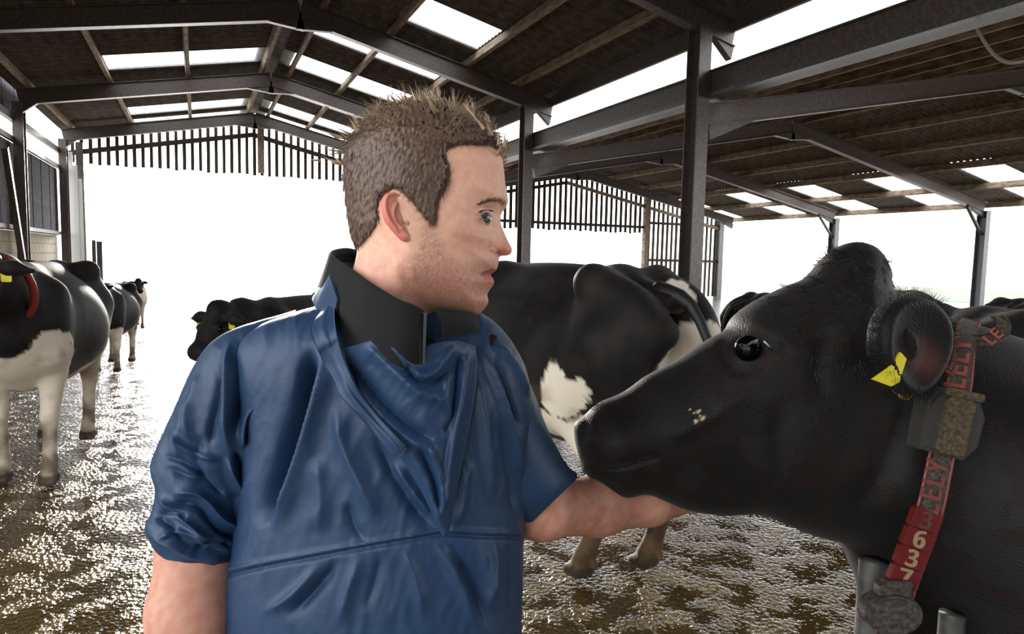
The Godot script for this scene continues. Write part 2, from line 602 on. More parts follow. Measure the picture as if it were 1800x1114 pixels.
	for cy in courses:
		var n := 0
		var z := -3.0 - (0.22 if cy % 2 else 0.0)
		while z > -21.5:
			var mb := MB.new()
			var z1 := maxf(z - 0.44, -21.55)
			mb.box(Vector3(-0.1, cy * 0.23 + 0.004, z1 + 0.005), Vector3(0.0, cy * 0.23 + 0.226, z - 0.005), 0.006)
			put("block", mb.done(), M.block, wl)
			z -= 0.44
			n += 1
	var core := MB.new()
	core.box(Vector3(-0.14, 0, -21.55), Vector3(-0.1 + 0.085, 1.845, -3.2))
	put("mortar", core.done(), M.block, wl)
	var zc := -3.5
	while zc > -21.3:
		var w := minf(1.02, zc + 21.6)
		put("cladding_sheet", corrugated(snappedf(w, 0.01), 1.75), M.clad, wl, Transform3D(Basis(Vector3(0, 0, -1), Vector3(1, 0, 0), Vector3(0, -1, 0)), Vector3(0.02, 2.72, zc - w / 2)))
		zc -= 1.0
	zc = -3.5
	while zc > -18.0:
		put("cladding_sheet", corrugated(1.02, 0.85), M.clad, wl, Transform3D(Basis(Vector3(0, 0, -1), Vector3(1, 0, 0), Vector3(0, -1, 0)), Vector3(-0.05, 4.5, zc - 0.5)))
		zc -= 1.0
	for r in [[4.05, 0.14], [3.62, 0.1], [1.9, 0.08]]:
		var mb := MB.new()
		bar(mb, Vector3(0.12, r[0], -2.5), Vector3(0.12, r[0], -22.0), 0.06, r[1])
		put("side_rail", mb.done(), M.steel, wl)
	var br := MB.new()
	bar(br, Vector3(0.25, 3.3, -15.2), Vector3(0.25, 0.9, -16.4), 0.1, 0.1, Vector3.RIGHT)
	put("brace", br.done(), M.steel, wl)
	# unseen end wall, added behind the camera to cut the frontal light
	var wb := thing("wall_back_added", "unseen grey sheeted end wall added behind the camera to cut the frontal light", "wall", Vector3(0, 0, 7.3), "", "structure")
	var xb := XL - 0.2
	while xb < 6.1:
		put("cladding_sheet", corrugated(1.02, 5.9), M.clad, wb, Transform3D(Basis(Vector3(1, 0, 0), Vector3(0, 0, -1), Vector3(0, 1, 0)), Vector3(xb + 0.5, 2.95, 0)))
		xb += 1.0
	for y in [0.9, 2.4, 3.9]:
		var mb := MB.new()
		bar(mb, Vector3(XL, y, -0.08), Vector3(6.1, y, -0.08), 0.06, 0.14)
		put("sheeting_rail", mb.done(), M.steel, wb)
	# pale strip curtain hanging beside the doorway
	var sc := thing("strip_curtain", "pale plastic strip curtain hanging between the left wall and the bright doorway", "curtain", Vector3(XL + 0.08, 0, -21.9))
	for k in 3:
		var mb := MB.new()
		mb.box(Vector3(-0.06 + 0.1 * k, 0.3 + 0.2 * k, -0.004 + 0.012 * (k % 2)), Vector3(0.055 + 0.1 * k, 4.1 - 0.35 * k, 0.004 + 0.012 * (k % 2)), 0.002)
		put("strip", mb.done(), M.wrap, sc)
	# cable under the gutter
	var cb := MB.new()
	var path := PackedVector3Array()
	for k in 13:
		var t := k / 12.0
		path.append(P(1718, 52, 5.6).lerp(P(1812, 104, 4.6), t) - Vector3(0, 0.12 * sin(PI * t), 0))
	cb.tube(path, PackedFloat32Array([0.014]), 6)
	cb.smooth()
	tag(put("cable", cb.done(), M.rope), "pale cable sagging from the roof gutter near the top corner", "cable")

func build_yard() -> void:
	var mb := MB.new()
	mb.box(Vector3(-300, -0.35, -380), Vector3(300, -0.02, GZ - 0.2))
	mb.box(Vector3(21.5, -0.35, GZ - 0.2), Vector3(300, -0.02, 120))
	mb.box(Vector3(-300, -0.35, GZ - 0.2), Vector3(-12, -0.02, 120))
	mb.box(Vector3(-12, -0.35, 8), Vector3(21.5, -0.02, 120))
	tag(put("ground", mb.done(), M.yard), "pale sunlit concrete yard around the barn", "yard", "", "structure")
	# low wall on the far side of the yard
	var w := MB.new()
	w.box(Vector3(30, 0, -25.5), Vector3(30.2, 0.62, -5), 0.02)
	var wo := put("wall_right", w.done(), M.greenwall)
	tag(wo, "low pale green concrete wall across the yard behind the cow's ear", "wall", "", "structure")
	var w2 := MB.new()
	w2.box(Vector3(32, 0, -36), Vector3(32.2, 0.35, -26), 0.02)
	tag(put("wall_right_far", w2.done(), M.greenwall), "lower faint wall farther across the yard, left of the cow's poll", "wall", "", "structure")
	var q := MB.new()
	q.box(Vector3(15.0, 0, -25.0), Vector3(17.5, 0.55, -24.8), 0.02)
	tag(put("trough", q.done(), M.galv), "long grey trough outside the side gable, seen past the middle cow's back", "trough")
	# wrapped bales
	var rng := RandomNumberGenerator.new()
	rng.seed = 12
	for s in [[1664, 490, 33.0, 0.52, "pale wrapped bale behind the low wall, left of the open-side post"], [1740, 486, 33.5, 0.55, "wrapped bale behind the low wall, first to the right of the post"], [1798, 476, 31.0, 0.66, "wrapped bale at the picture's edge, highest of those behind the wall"]]:
		var c := P(s[0], s[1] + 14, s[2])
		var b := MB.new()
		var pts := PackedVector3Array()
		for j in 9:
			for k in 20:
				var a := TAU * k / 20.0
				var rr := [0.0, 0.72, 0.9, 0.98, 1.0, 0.98, 0.9, 0.72, 0.0][j] as float
				var zz := [-0.62, -0.62, -0.56, -0.4, 0.0, 0.4, 0.56, 0.62, 0.62][j] as float
				var wob := 1.0 + 0.05 * sin(a * 3 + j)
				pts.append(Vector3(cos(a) * rr * s[3] * wob, sin(a) * rr * s[3] * wob, zz))
		b.grid(20, 9, pts, true)
		b.smooth()
		var o := put("wrapped_bale", b.done(), M.wrap, null, Transform3D(Basis(Vector3.UP, 0.6), Vector3(c.x, s[3] * 0.98, c.z)))
		tag(o, s[4], "bale", "wrapped bales beyond the wall")
	# gate post standing in the doorway light
	var gp := thing("gate_post", "grey metal gate upright standing in the bright doorway behind the far cow", "gate post", Vector3(-2.55, 0, -21.9))
	var a := MB.new()
	a.box(Vector3(-0.11, 0, -0.03), Vector3(-0.02, 1.75, 0.03), 0.008)
	put("post", a.done(), M.steel, gp)
	var b2 := MB.new()
	b2.box(Vector3(0.0, 0, -0.02), Vector3(0.13, 1.72, 0.02), 0.008)
	put("gate_edge", b2.done(), M.galv, gp)


# ------------------------------------------------------------------ curves
func cat(p: Array, t: float) -> Variant:                    # Catmull-Rom through p, t from 0 to 1 (floats or vectors)
	var n := p.size() - 1
	var f := clampf(t, 0.0, 1.0) * n
	var k := mini(int(f), n - 1)
	f -= k
	var a = p[maxi(k - 1, 0)]
	var b = p[k]
	var c = p[k + 1]
	var d = p[mini(k + 2, n)]
	return (b * 2.0 + (c - a) * f + (a * 2.0 - b * 5.0 + c * 4.0 - d) * f * f + (b * 3.0 - a - c * 3.0 + d) * f * f * f) * 0.5

func v2(a: Array) -> PackedVector2Array:                     # [x, y, x, y, ...]
	var o := PackedVector2Array()
	for k in range(0, a.size(), 2): o.append(Vector2(a[k], a[k + 1]))
	return o

func smooth_line(p: PackedVector2Array, per: int, closed := false) -> PackedVector2Array:
	var o := PackedVector2Array()
	var n := p.size()
	for k in (n if closed else n - 1):
		var a := p[(k - 1 + n) % n] if closed else p[maxi(k - 1, 0)]
		var b := p[k]
		var c := p[(k + 1) % n]
		var d := p[(k + 2) % n] if closed else p[mini(k + 2, n - 1)]
		for s in per:
			var f := float(s) / per
			o.append((b * 2.0 + (c - a) * f + (a * 2.0 - b * 5.0 + c * 4.0 - d) * f * f + (b * 3.0 - a - c * 3.0 + d) * f * f * f) * 0.5)
	if not closed: o.append(p[n - 1])
	return o

func in_poly(p: Vector2, poly: PackedVector2Array) -> bool:
	return Geometry2D.is_point_in_polygon(p, poly)

func poly_dist(p: Vector2, poly: PackedVector2Array, closed := true) -> float:
	var best := 1e9
	var n := poly.size()
	for k in (n if closed else n - 1):
		var a := poly[k]
		var d := poly[(k + 1) % n] - a
		var t := clampf((p - a).dot(d) / maxf(d.length_squared(), 1e-9), 0.0, 1.0)
		best = minf(best, (p - a - d * t).length_squared())
	return sqrt(best)

# ------------------------------------------------------------------ a smooth sheet through scattered heights (thin plate)
class Plate:
	var pts: Array
	var w := PackedFloat64Array()
	func _init(p: Array) -> void:                                # [[x, y, h], ...]
		pts = p
		var n := p.size()
		var m := n + 3
		var a := []
		for i in m:
			var row := PackedFloat64Array()
			row.resize(m + 1)
			a.append(row)
		for i in n:
			for j in n:
				a[i][j] = k2(Vector2(p[i][0] - p[j][0], p[i][1] - p[j][1]).length_squared() * 1e-4)
			a[i][n] = 1.0
			a[i][n + 1] = p[i][0] * 0.01
			a[i][n + 2] = p[i][1] * 0.01
			a[n][i] = 1.0
			a[n + 1][i] = p[i][0] * 0.01
			a[n + 2][i] = p[i][1] * 0.01
			a[i][m] = p[i][2]
		for c in m:
			var best := c
			for r in range(c + 1, m):
				if absf(a[r][c]) > absf(a[best][c]): best = r
			var tmp: PackedFloat64Array = a[c]
			a[c] = a[best]
			a[best] = tmp
			for r in range(c + 1, m):
				var f: float = a[r][c] / a[c][c]
				if f == 0.0: continue
				var ra: PackedFloat64Array = a[r]
				var ca: PackedFloat64Array = a[c]
				for q in range(c, m + 1): ra[q] -= f * ca[q]
				a[r] = ra
		w.resize(m)
		for c in range(m - 1, -1, -1):
			var s: float = a[c][m]
			for q in range(c + 1, m): s -= a[c][q] * w[q]
			w[c] = s / a[c][c]
	func k2(r2: float) -> float:
		return 0.0 if r2 < 1e-12 else r2 * log(r2)
	func at(x: float, y: float) -> float:
		var n := pts.size()
		var s := w[n] + w[n + 1] * x * 0.01 + w[n + 2] * y * 0.01
		for i in n:
			var dx: float = x - pts[i][0]
			var dy: float = y - pts[i][1]
			var r2 := (dx * dx + dy * dy) * 1e-4
			if r2 > 1e-12: s += w[i] * r2 * log(r2)
		return s

# ------------------------------------------------------------------ a height map over a rectangle of drawing units
class Sheet:
	var x0: float
	var y0: float
	var step: float
	var nx: int
	var ny: int
	var crisp := 0.0
	var h := PackedFloat32Array()
	func _init(x: float, y: float, x1: float, y1: float, st: float) -> void:
		x0 = x
		y0 = y
		step = st
		nx = int((x1 - x) / st) + 2
		ny = int((y1 - y) / st) + 2
		h.resize(nx * ny)
	func plate(p: Plate) -> void:
		for j in ny:
			for i in nx: h[j * nx + i] = p.at(x0 + i * step, y0 + j * step)
	func dot(cx: float, cy: float, rx: float, ry: float, deg: float, amp: float) -> void:
		var ca := cos(deg_to_rad(deg))
		var sa := sin(deg_to_rad(deg))
		var R := maxf(rx, ry) * 2.6
		for j in range(maxi(0, int((cy - R - y0) / step)), mini(ny, int((cy + R - y0) / step) + 2)):
			for i in range(maxi(0, int((cx - R - x0) / step)), mini(nx, int((cx + R - x0) / step) + 2)):
				var dx := x0 + i * step - cx
				var dy := y0 + j * step - cy
				var u := (dx * ca + dy * sa) / rx
				var v := (dy * ca - dx * sa) / ry
				h[j * nx + i] += amp * exp(-u * u - v * v)
	# a ridge (or groove) along a line; tapers to its ends; «lean» makes the flank on the line's left wider
	func stroke(line: PackedVector2Array, wid: float, amp: float, lean := 1.0, ends := 0.25) -> void:
		var n := line.size()
		var lo := line[0]
		var hi := line[0]
		var len := PackedFloat32Array([0.0])
		for k in range(1, n):
			lo = lo.min(line[k])
			hi = hi.max(line[k])
			len.append(len[k - 1] + line[k].distance_to(line[k - 1]))
		var total := len[n - 1]
		var R := wid * 2.4 * maxf(lean, 1.0)
		for j in range(maxi(0, int((lo.y - R - y0) / step)), mini(ny, int((hi.y + R - y0) / step) + 2)):
			for i in range(maxi(0, int((lo.x - R - x0) / step)), mini(nx, int((hi.x + R - x0) / step) + 2)):
				var p := Vector2(x0 + i * step, y0 + j * step)
				var best := R * R
				var t := -1.0
				var side := 1.0
				for k in n - 1:
					var a := line[k]
					var d := line[k + 1] - a
					var f := clampf((p - a).dot(d) / maxf(d.length_squared(), 1e-9), 0.0, 1.0)
					var q := (p - a - d * f).length_squared()
					if q < best:
						best = q
						t = (len[k] + (len[k + 1] - len[k]) * f) / total
						side = signf(d.cross(p - a))
				if t >= 0.0:
					var ww := wid * (lean if side < 0 else 1.0)
					var e := smoothstep(0.0, ends, t) * smoothstep(0.0, ends, 1.0 - t) if ends > 0 else 1.0
					h[j * nx + i] += amp * e * ((1.0 - crisp) * exp(-best / (ww * ww)) + crisp * exp(-1.7 * sqrt(best) / ww))
	func at(x: float, y: float) -> float:
		var fx := clampf((x - x0) / step, 0.0, nx - 1.001)
		var fy := clampf((y - y0) / step, 0.0, ny - 1.001)
		var i := int(fx)
		var j := int(fy)
		fx -= i
		fy -= j
		var k := j * nx + i
		return lerpf(lerpf(h[k], h[k + 1], fx), lerpf(h[k + nx], h[k + nx + 1], fx), fy)

# ------------------------------------------------------------------ a field of distances, meshed as surface nets
class Field:
	var o: Vector3
	var c: float
	var nx: int
	var ny: int
	var nz: int
	var f := PackedFloat32Array()
	func _init(lo: Vector3, hi: Vector3, cell: float) -> void:
		o = lo
		c = cell
		nx = int((hi.x - lo.x) / cell) + 2
		ny = int((hi.y - lo.y) / cell) + 2
		nz = int((hi.z - lo.z) / cell) + 2
		f.resize(nx * ny * nz)
		f.fill(1.0)
	func cap(a: Vector3, b: Vector3, ra: float, rb: float, k := 0.03, sq := Vector3.ONE) -> void:   # tapered capsule; sq squashes its cross-section
		var R := maxf(ra, rb) / minf(sq.x, minf(sq.y, sq.z)) + k + c * 2.0
		var lo := ((a.min(b) - Vector3(R, R, R)) - o) / c
		var hi := ((a.max(b) + Vector3(R, R, R)) - o) / c
		var d := b - a
		var dd := maxf(d.length_squared(), 1e-9)
		var plain := sq == Vector3.ONE
		for z in range(maxi(0, int(lo.z)), mini(nz, int(hi.z) + 2)):
			for y in range(maxi(0, int(lo.y)), mini(ny, int(hi.y) + 2)):
				var row := (z * ny + y) * nx
				for x in range(maxi(0, int(lo.x)), mini(nx, int(hi.x) + 2)):
					var p := o + Vector3(x, y, z) * c - a
					var t := clampf(p.dot(d) / dd, 0.0, 1.0)
					var q := p - d * t
					if not plain: q *= sq
					var v := q.length() - ra - (rb - ra) * t
					var w := f[row + x]
					var h := maxf(k - absf(w - v), 0.0)
					f[row + x] = minf(w, v) - h * h / (4.0 * k)
	func ball(p: Vector3, r: Vector3, bas := Basis(), k := 0.03, cut := false) -> void:               # an ellipsoid, joined or cut away
		var R := maxf(r.x, maxf(r.y, r.z)) + k + c * 2.0
		var lo := (p - Vector3(R, R, R) - o) / c
		var hi := (p + Vector3(R, R, R) - o) / c
		var inv := bas.transposed()
		var rm := minf(r.x, minf(r.y, r.z))
		for z in range(maxi(0, int(lo.z)), mini(nz, int(hi.z) + 2)):
			for y in range(maxi(0, int(lo.y)), mini(ny, int(hi.y) + 2)):
				var row := (z * ny + y) * nx
				for x in range(maxi(0, int(lo.x)), mini(nx, int(hi.x) + 2)):
					var q := inv * (o + Vector3(x, y, z) * c - p)
					var k0 := (q / r).length()
					var k1 := (q / (r * r)).length()
					var v := k0 * (k0 - 1.0) / k1 if k1 > 1e-9 else -rm
					var w := f[row + x]
					if cut:
						v = -v
						var h := maxf(k - absf(w - v), 0.0)
						f[row + x] = maxf(w, v) + h * h / (4.0 * k)
					else:
						var h := maxf(k - absf(w - v), 0.0)
						f[row + x] = minf(w, v) - h * h / (4.0 * k)
	func mesh(mb: MB, color: Callable, t := Transform3D()) -> int:
		var start := mb.v.size()
		var id := PackedInt32Array()
		id.resize(nx * ny * nz)
		id.fill(-1)
		var sy := nx
		var sz := nx * ny
		var off := PackedInt32Array([0, 1, sy, sy + 1, sz, sz + 1, sz + sy, sz + sy + 1])
		var corner := [Vector3(0, 0, 0), Vector3(1, 0, 0), Vector3(0, 1, 0), Vector3(1, 1, 0), Vector3(0, 0, 1), Vector3(1, 0, 1), Vector3(0, 1, 1), Vector3(1, 1, 1)]
		var edges := PackedInt32Array([0, 1, 2, 3, 4, 5, 6, 7, 0, 2, 1, 3, 4, 6, 5, 7, 0, 4, 1, 5, 2, 6, 3, 7])
		for z in nz - 1:
			for y in ny - 1:
				var row := (z * ny + y) * nx
				for x in nx - 1:
					var k := row + x
					var q := f[k]
					if q > c * 2.0 or q < -c * 2.0: continue
					var ins := 0
					for e in 8:
						if f[k + off[e]] < 0.0: ins += 1
					if ins == 0 or ins == 8: continue
					var s := Vector3.ZERO
					var cnt := 0
					for e in range(0, 24, 2):
						var a := f[k + off[edges[e]]]
						var b := f[k + off[edges[e + 1]]]
						if (a < 0.0) != (b < 0.0):
							var ca: Vector3 = corner[edges[e]]
							s += ca + (corner[edges[e + 1]] - ca) * (a / (a - b))
							cnt += 1
					var p := o + (Vector3(x, y, z) + s / cnt) * c
					var g := Vector3(f[k + 1] - f[k] + f[k + 1 + sy] - f[k + sy] + f[k + 1 + sz] - f[k + sz], f[k + sy] - f[k] + f[k + sy + 1] - f[k + 1] + f[k + sy + sz] - f[k + sz], f[k + sz] - f[k] + f[k + sz + 1] - f[k + 1] + f[k + sz + sy] - f[k + sy]).normalized()
					id[k] = mb.vert(t * p, t.basis * g, color.call(p) if mb.use_c else Color.WHITE)
		for z in range(1, nz - 1):
			for y in range(1, ny - 1):
				var row := (z * ny + y) * nx
				for x in range(1, nx - 1):
					var k := row + x
					var q := f[k]
					if q > c * 2.0 or q < -c * 2.0: continue
					var ins := q < 0.0
					for ax in 3:
						var step := 1 if ax == 0 else (sy if ax == 1 else sz)
						if (f[k + step] < 0.0) == ins: continue
						var u := sy if ax == 0 else (sz if ax == 1 else 1)
						var w := sz if ax == 0 else (1 if ax == 1 else sy)
						var a := id[k]
						var b := id[k - u]
						var d := id[k - u - w]
						var e := id[k - w]
						if a < 0 or b < 0 or d < 0 or e < 0: continue
						if ins: mb.i.append_array(PackedInt32Array([a, d, b, a, e, d]))
						else: mb.i.append_array(PackedInt32Array([a, b, d, a, d, e]))
		return start

var dist_known := []
func dist_sheet(outline: PackedVector2Array) -> Sheet:        # how far inside an outline
	for e in dist_known:
		if e[0] == outline.size() and e[1] == outline[0]: return e[2]
	var lo := outline[0]
	var hi := outline[0]
	for p in outline:
		lo = lo.min(p)
		hi = hi.max(p)
	var st := maxf(hi.x - lo.x, hi.y - lo.y) / 190.0
	var w := Sheet.new(lo.x - 16 * st, lo.y - 16 * st, hi.x + 16 * st, hi.y + 16 * st, st)
	for j in w.ny:
		for i in w.nx:
			var p := Vector2(w.x0 + i * st, w.y0 + j * st)
			var d := poly_dist(p, outline)
			w.h[j * w.nx + i] = d if in_poly(p, outline) else -d
	dist_known.append([outline.size(), outline[0], w])
	return w

# ------------------------------------------------------------------ a body drawn by its side view: outline and half-widths, mirrored about its middle plane
# drawing units are pixels of the side view, u metres each; the result has x right, y up, z out, centred on (cx, cy)
func relief(mb: MB, outline: PackedVector2Array, wide: Sheet, cx: float, cy: float, u: float, cell: float, color: Callable, t: Transform3D, one_side := 0.0, layer: Sheet = null) -> int:
	var lo := outline[0]
	var hi := outline[0]
	for p in outline:
		lo = lo.min(p)
		hi = hi.max(p)
	var top := 0.0
	for h in wide.h: top = maxf(top, h)
	top = minf(top, 0.4)
	if layer:
		var thick := 0.0
		for h in layer.h: thick = maxf(thick, h)
		top += thick
		lo -= Vector2(thick, thick) / u
		hi += Vector2(thick, thick) / u
	var back := -one_side - cell * 2.0 if one_side > 0.0 else -top - cell * 2.0
	var fd := Field.new(Vector3((lo.x - cx) * u - cell * 2, (cy - hi.y) * u - cell * 2, back), Vector3((hi.x - cx) * u + cell * 2, (cy - lo.y) * u + cell * 2, top + cell * 2), cell)
	if one_side == 0.0: fd.o.z = -cell * (fd.nz / 2)
	var band := cell * 2.2 + (0.0 if layer == null else 0.02)
	var ds := dist_sheet(outline)
	for y in fd.ny:
		for x in fd.nx:
			var p := Vector2(cx + (fd.o.x + x * cell) / u, cy - (fd.o.y + y * cell) / u)
			var d := ds.at(p.x, p.y) * u
			if d < -band: continue
			var T := maxf(wide.at(p.x, p.y), 0.002)
			var k := y * fd.nx + x
			var q := maxf(T - d, 0.0)
			var add := layer.at(p.x, p.y) if layer else 0.0
			var gx := (wide.at(p.x + 1.0, p.y) - wide.at(p.x - 1.0, p.y)) / (2.0 * u)
			var gy := (wide.at(p.x, p.y + 1.0) - wide.at(p.x, p.y - 1.0)) / (2.0 * u)
			var steep := sqrt(1.0 + gx * gx + gy * gy) if q <= 0.0 else 1.0 + (sqrt(1.0 + gx * gx + gy * gy) - 1.0) * (1.0 - minf(q / T, 1.0))
			for z in fd.nz:
				var zz := fd.o.z + z * cell
				var v := sqrt(q * q + zz * zz) - T if q > 0.0 else absf(zz) - T
				if one_side > 0.0: 
					v = (sqrt(q * q + zz * zz) - T if q > 0.0 else zz - T) if zz >= 0.0 else maxf(-d, -one_side - zz)
				fd.f[k + z * fd.nx * fd.ny] = v / steep - add
	return fd.mesh(mb, color, t)

# ------------------------------------------------------------------ a closed or open sheet between two edge curves, with rounded cross-sections
# left, right: arrays of Vector3; front, rear: half thicknesses towards and away from «out»; returns the first vertex
func loft(mb: MB, left: Array, right: Array, front: Array, rear: Array, rows: int, cols: int, out: Vector3, shape := 1.0, caps := true, push = null) -> int:
	var pts := PackedVector3Array()
	for r in rows:
		var t := float(r) / (rows - 1)
		var a: Vector3 = cat(left, t)
		var b: Vector3 = cat(right, t)
		var fr: float = cat(front, t)
		var re: float = cat(rear, t)
		var m := (a + b) / 2.0
		var h := (b - a) / 2.0
		var oo := (EYE - m).normalized() if out == Vector3.ZERO else out
		var e := (oo - h.normalized() * oo.dot(h.normalized())).normalized()
		for k in cols:
			var an := TAU * k / cols
			var ca := cos(an)
			var sa := sin(an)
			var w := pow(absf(sa), shape) * signf(sa)
			pts.append(m + h * ca + e * w * (fr if sa > 0 else re))
	var k0 := mb.v.size()
	mb.grid(cols, rows, pts, true, false)
	if push != null:
		mb.smooth(k0)
		for k in range(k0, mb.v.size()):
			mb.v[k] = push.call(mb.v[k], mb.n[k])
	if caps:
		for e in [0, rows - 1]:
			var mid := Vector3.ZERO
			for s in cols: mid += mb.v[k0 + e * cols + s]
			var ci := mb.vert(mid / cols, Vector3.UP)
			for s in cols:
				var a: int = k0 + e * cols + s
				var b: int = k0 + e * cols + (s + 1) % cols
				mb.i.append_array(PackedInt32Array([ci, a, b] if e == 0 else [ci, b, a]))
	return k0

# a sheet of cloth with thickness: rows of points, offset backwards along its normals
func cloth(mb: MB, pts: PackedVector3Array, w: int, h: int, thick: float) -> void:
	var b := MB.new()
	b.grid(w, h, pts, false, false)
	b.smooth()
	var k0 := mb.v.size()
	var inner := PackedVector3Array()
	for k in pts.size(): inner.append(pts[k] - b.n[k] * thick)
	mb.grid(w, h, pts, false, false)
	var k1 := mb.v.size()
	mb.grid(w, h, inner, false, true)
	var rim := []
	for x in w - 1: rim.append([x, x + 1])
	for y in h - 1: rim.append([y * w + w - 1, (y + 1) * w + w - 1])
	for x in w - 1: rim.append([(h - 1) * w + w - 1 - x, (h - 1) * w + w - 2 - x])
	for y in h - 1: rim.append([(h - 1 - y) * w, (h - 2 - y) * w])
	for e in rim:
		mb.i.append_array(PackedInt32Array([k0 + e[0], k1 + e[0], k0 + e[1], k0 + e[1], k1 + e[0], k1 + e[1]]))

# where something seen at a pixel, z in front of a middle plane at depth d, lies in that plane's drawing; and back
func drawn(p: Vector2, z: float, d: float) -> Vector2:
	return Vector2(900, 557) + (p - Vector2(900, 557)) * (1.0 - z / d)

func seen(p: Vector2, z: float, d: float) -> Vector2:
	return Vector2(900, 557) + (p - Vector2(900, 557)) / (1.0 - z / d)

func rounded(T: float, q: Vector2, outline: PackedVector2Array, u: float) -> float:
	var d := dist_sheet(outline).at(q.x, q.y) * u
	if d <= 0.0: return 0.0
	return T if d > T else sqrt(maxf(T * T - (T - d) * (T - d), 0.0))

func plate_seen(pts: Array, outline: PackedVector2Array, u: float, d: float) -> Plate:
	var o := []
	for a in pts:
		var q := Vector2(a[0], a[1])
		for k in 3: q = drawn(Vector2(a[0], a[1]), rounded(a[2], q, outline, u), d)
		o.append([q.x, q.y, a[2]])
	return Plate.new(o)

func line_seen(w: Sheet, line: PackedVector2Array, outline: PackedVector2Array, u: float, d: float) -> PackedVector2Array:
	var o := PackedVector2Array()
	for p in line:
		var q := p
		for k in 3: q = drawn(p, rounded(w.at(q.x, q.y), q, outline, u), d)
		o.append(q)
	return o

# ------------------------------------------------------------------ cattle
func coat_mat() -> StandardMaterial3D:
	var m := mat(Color.WHITE, 0.62, 0.0, 0.3)
	m.vertex_color_use_as_albedo = true
	m.heightmap_enabled = true
	m.heightmap_texture = noise_tex(0.09, grey(0.2, 0.8), 512, 4, FastNoiseLite.TYPE_SIMPLEX_SMOOTH, 41)
	m.heightmap_scale = 0.15
	m.rim_enabled = true
	m.rim = 0.12
	m.rim_tint = 0.2
	return tri(m, Vector3(6, 6, 6))

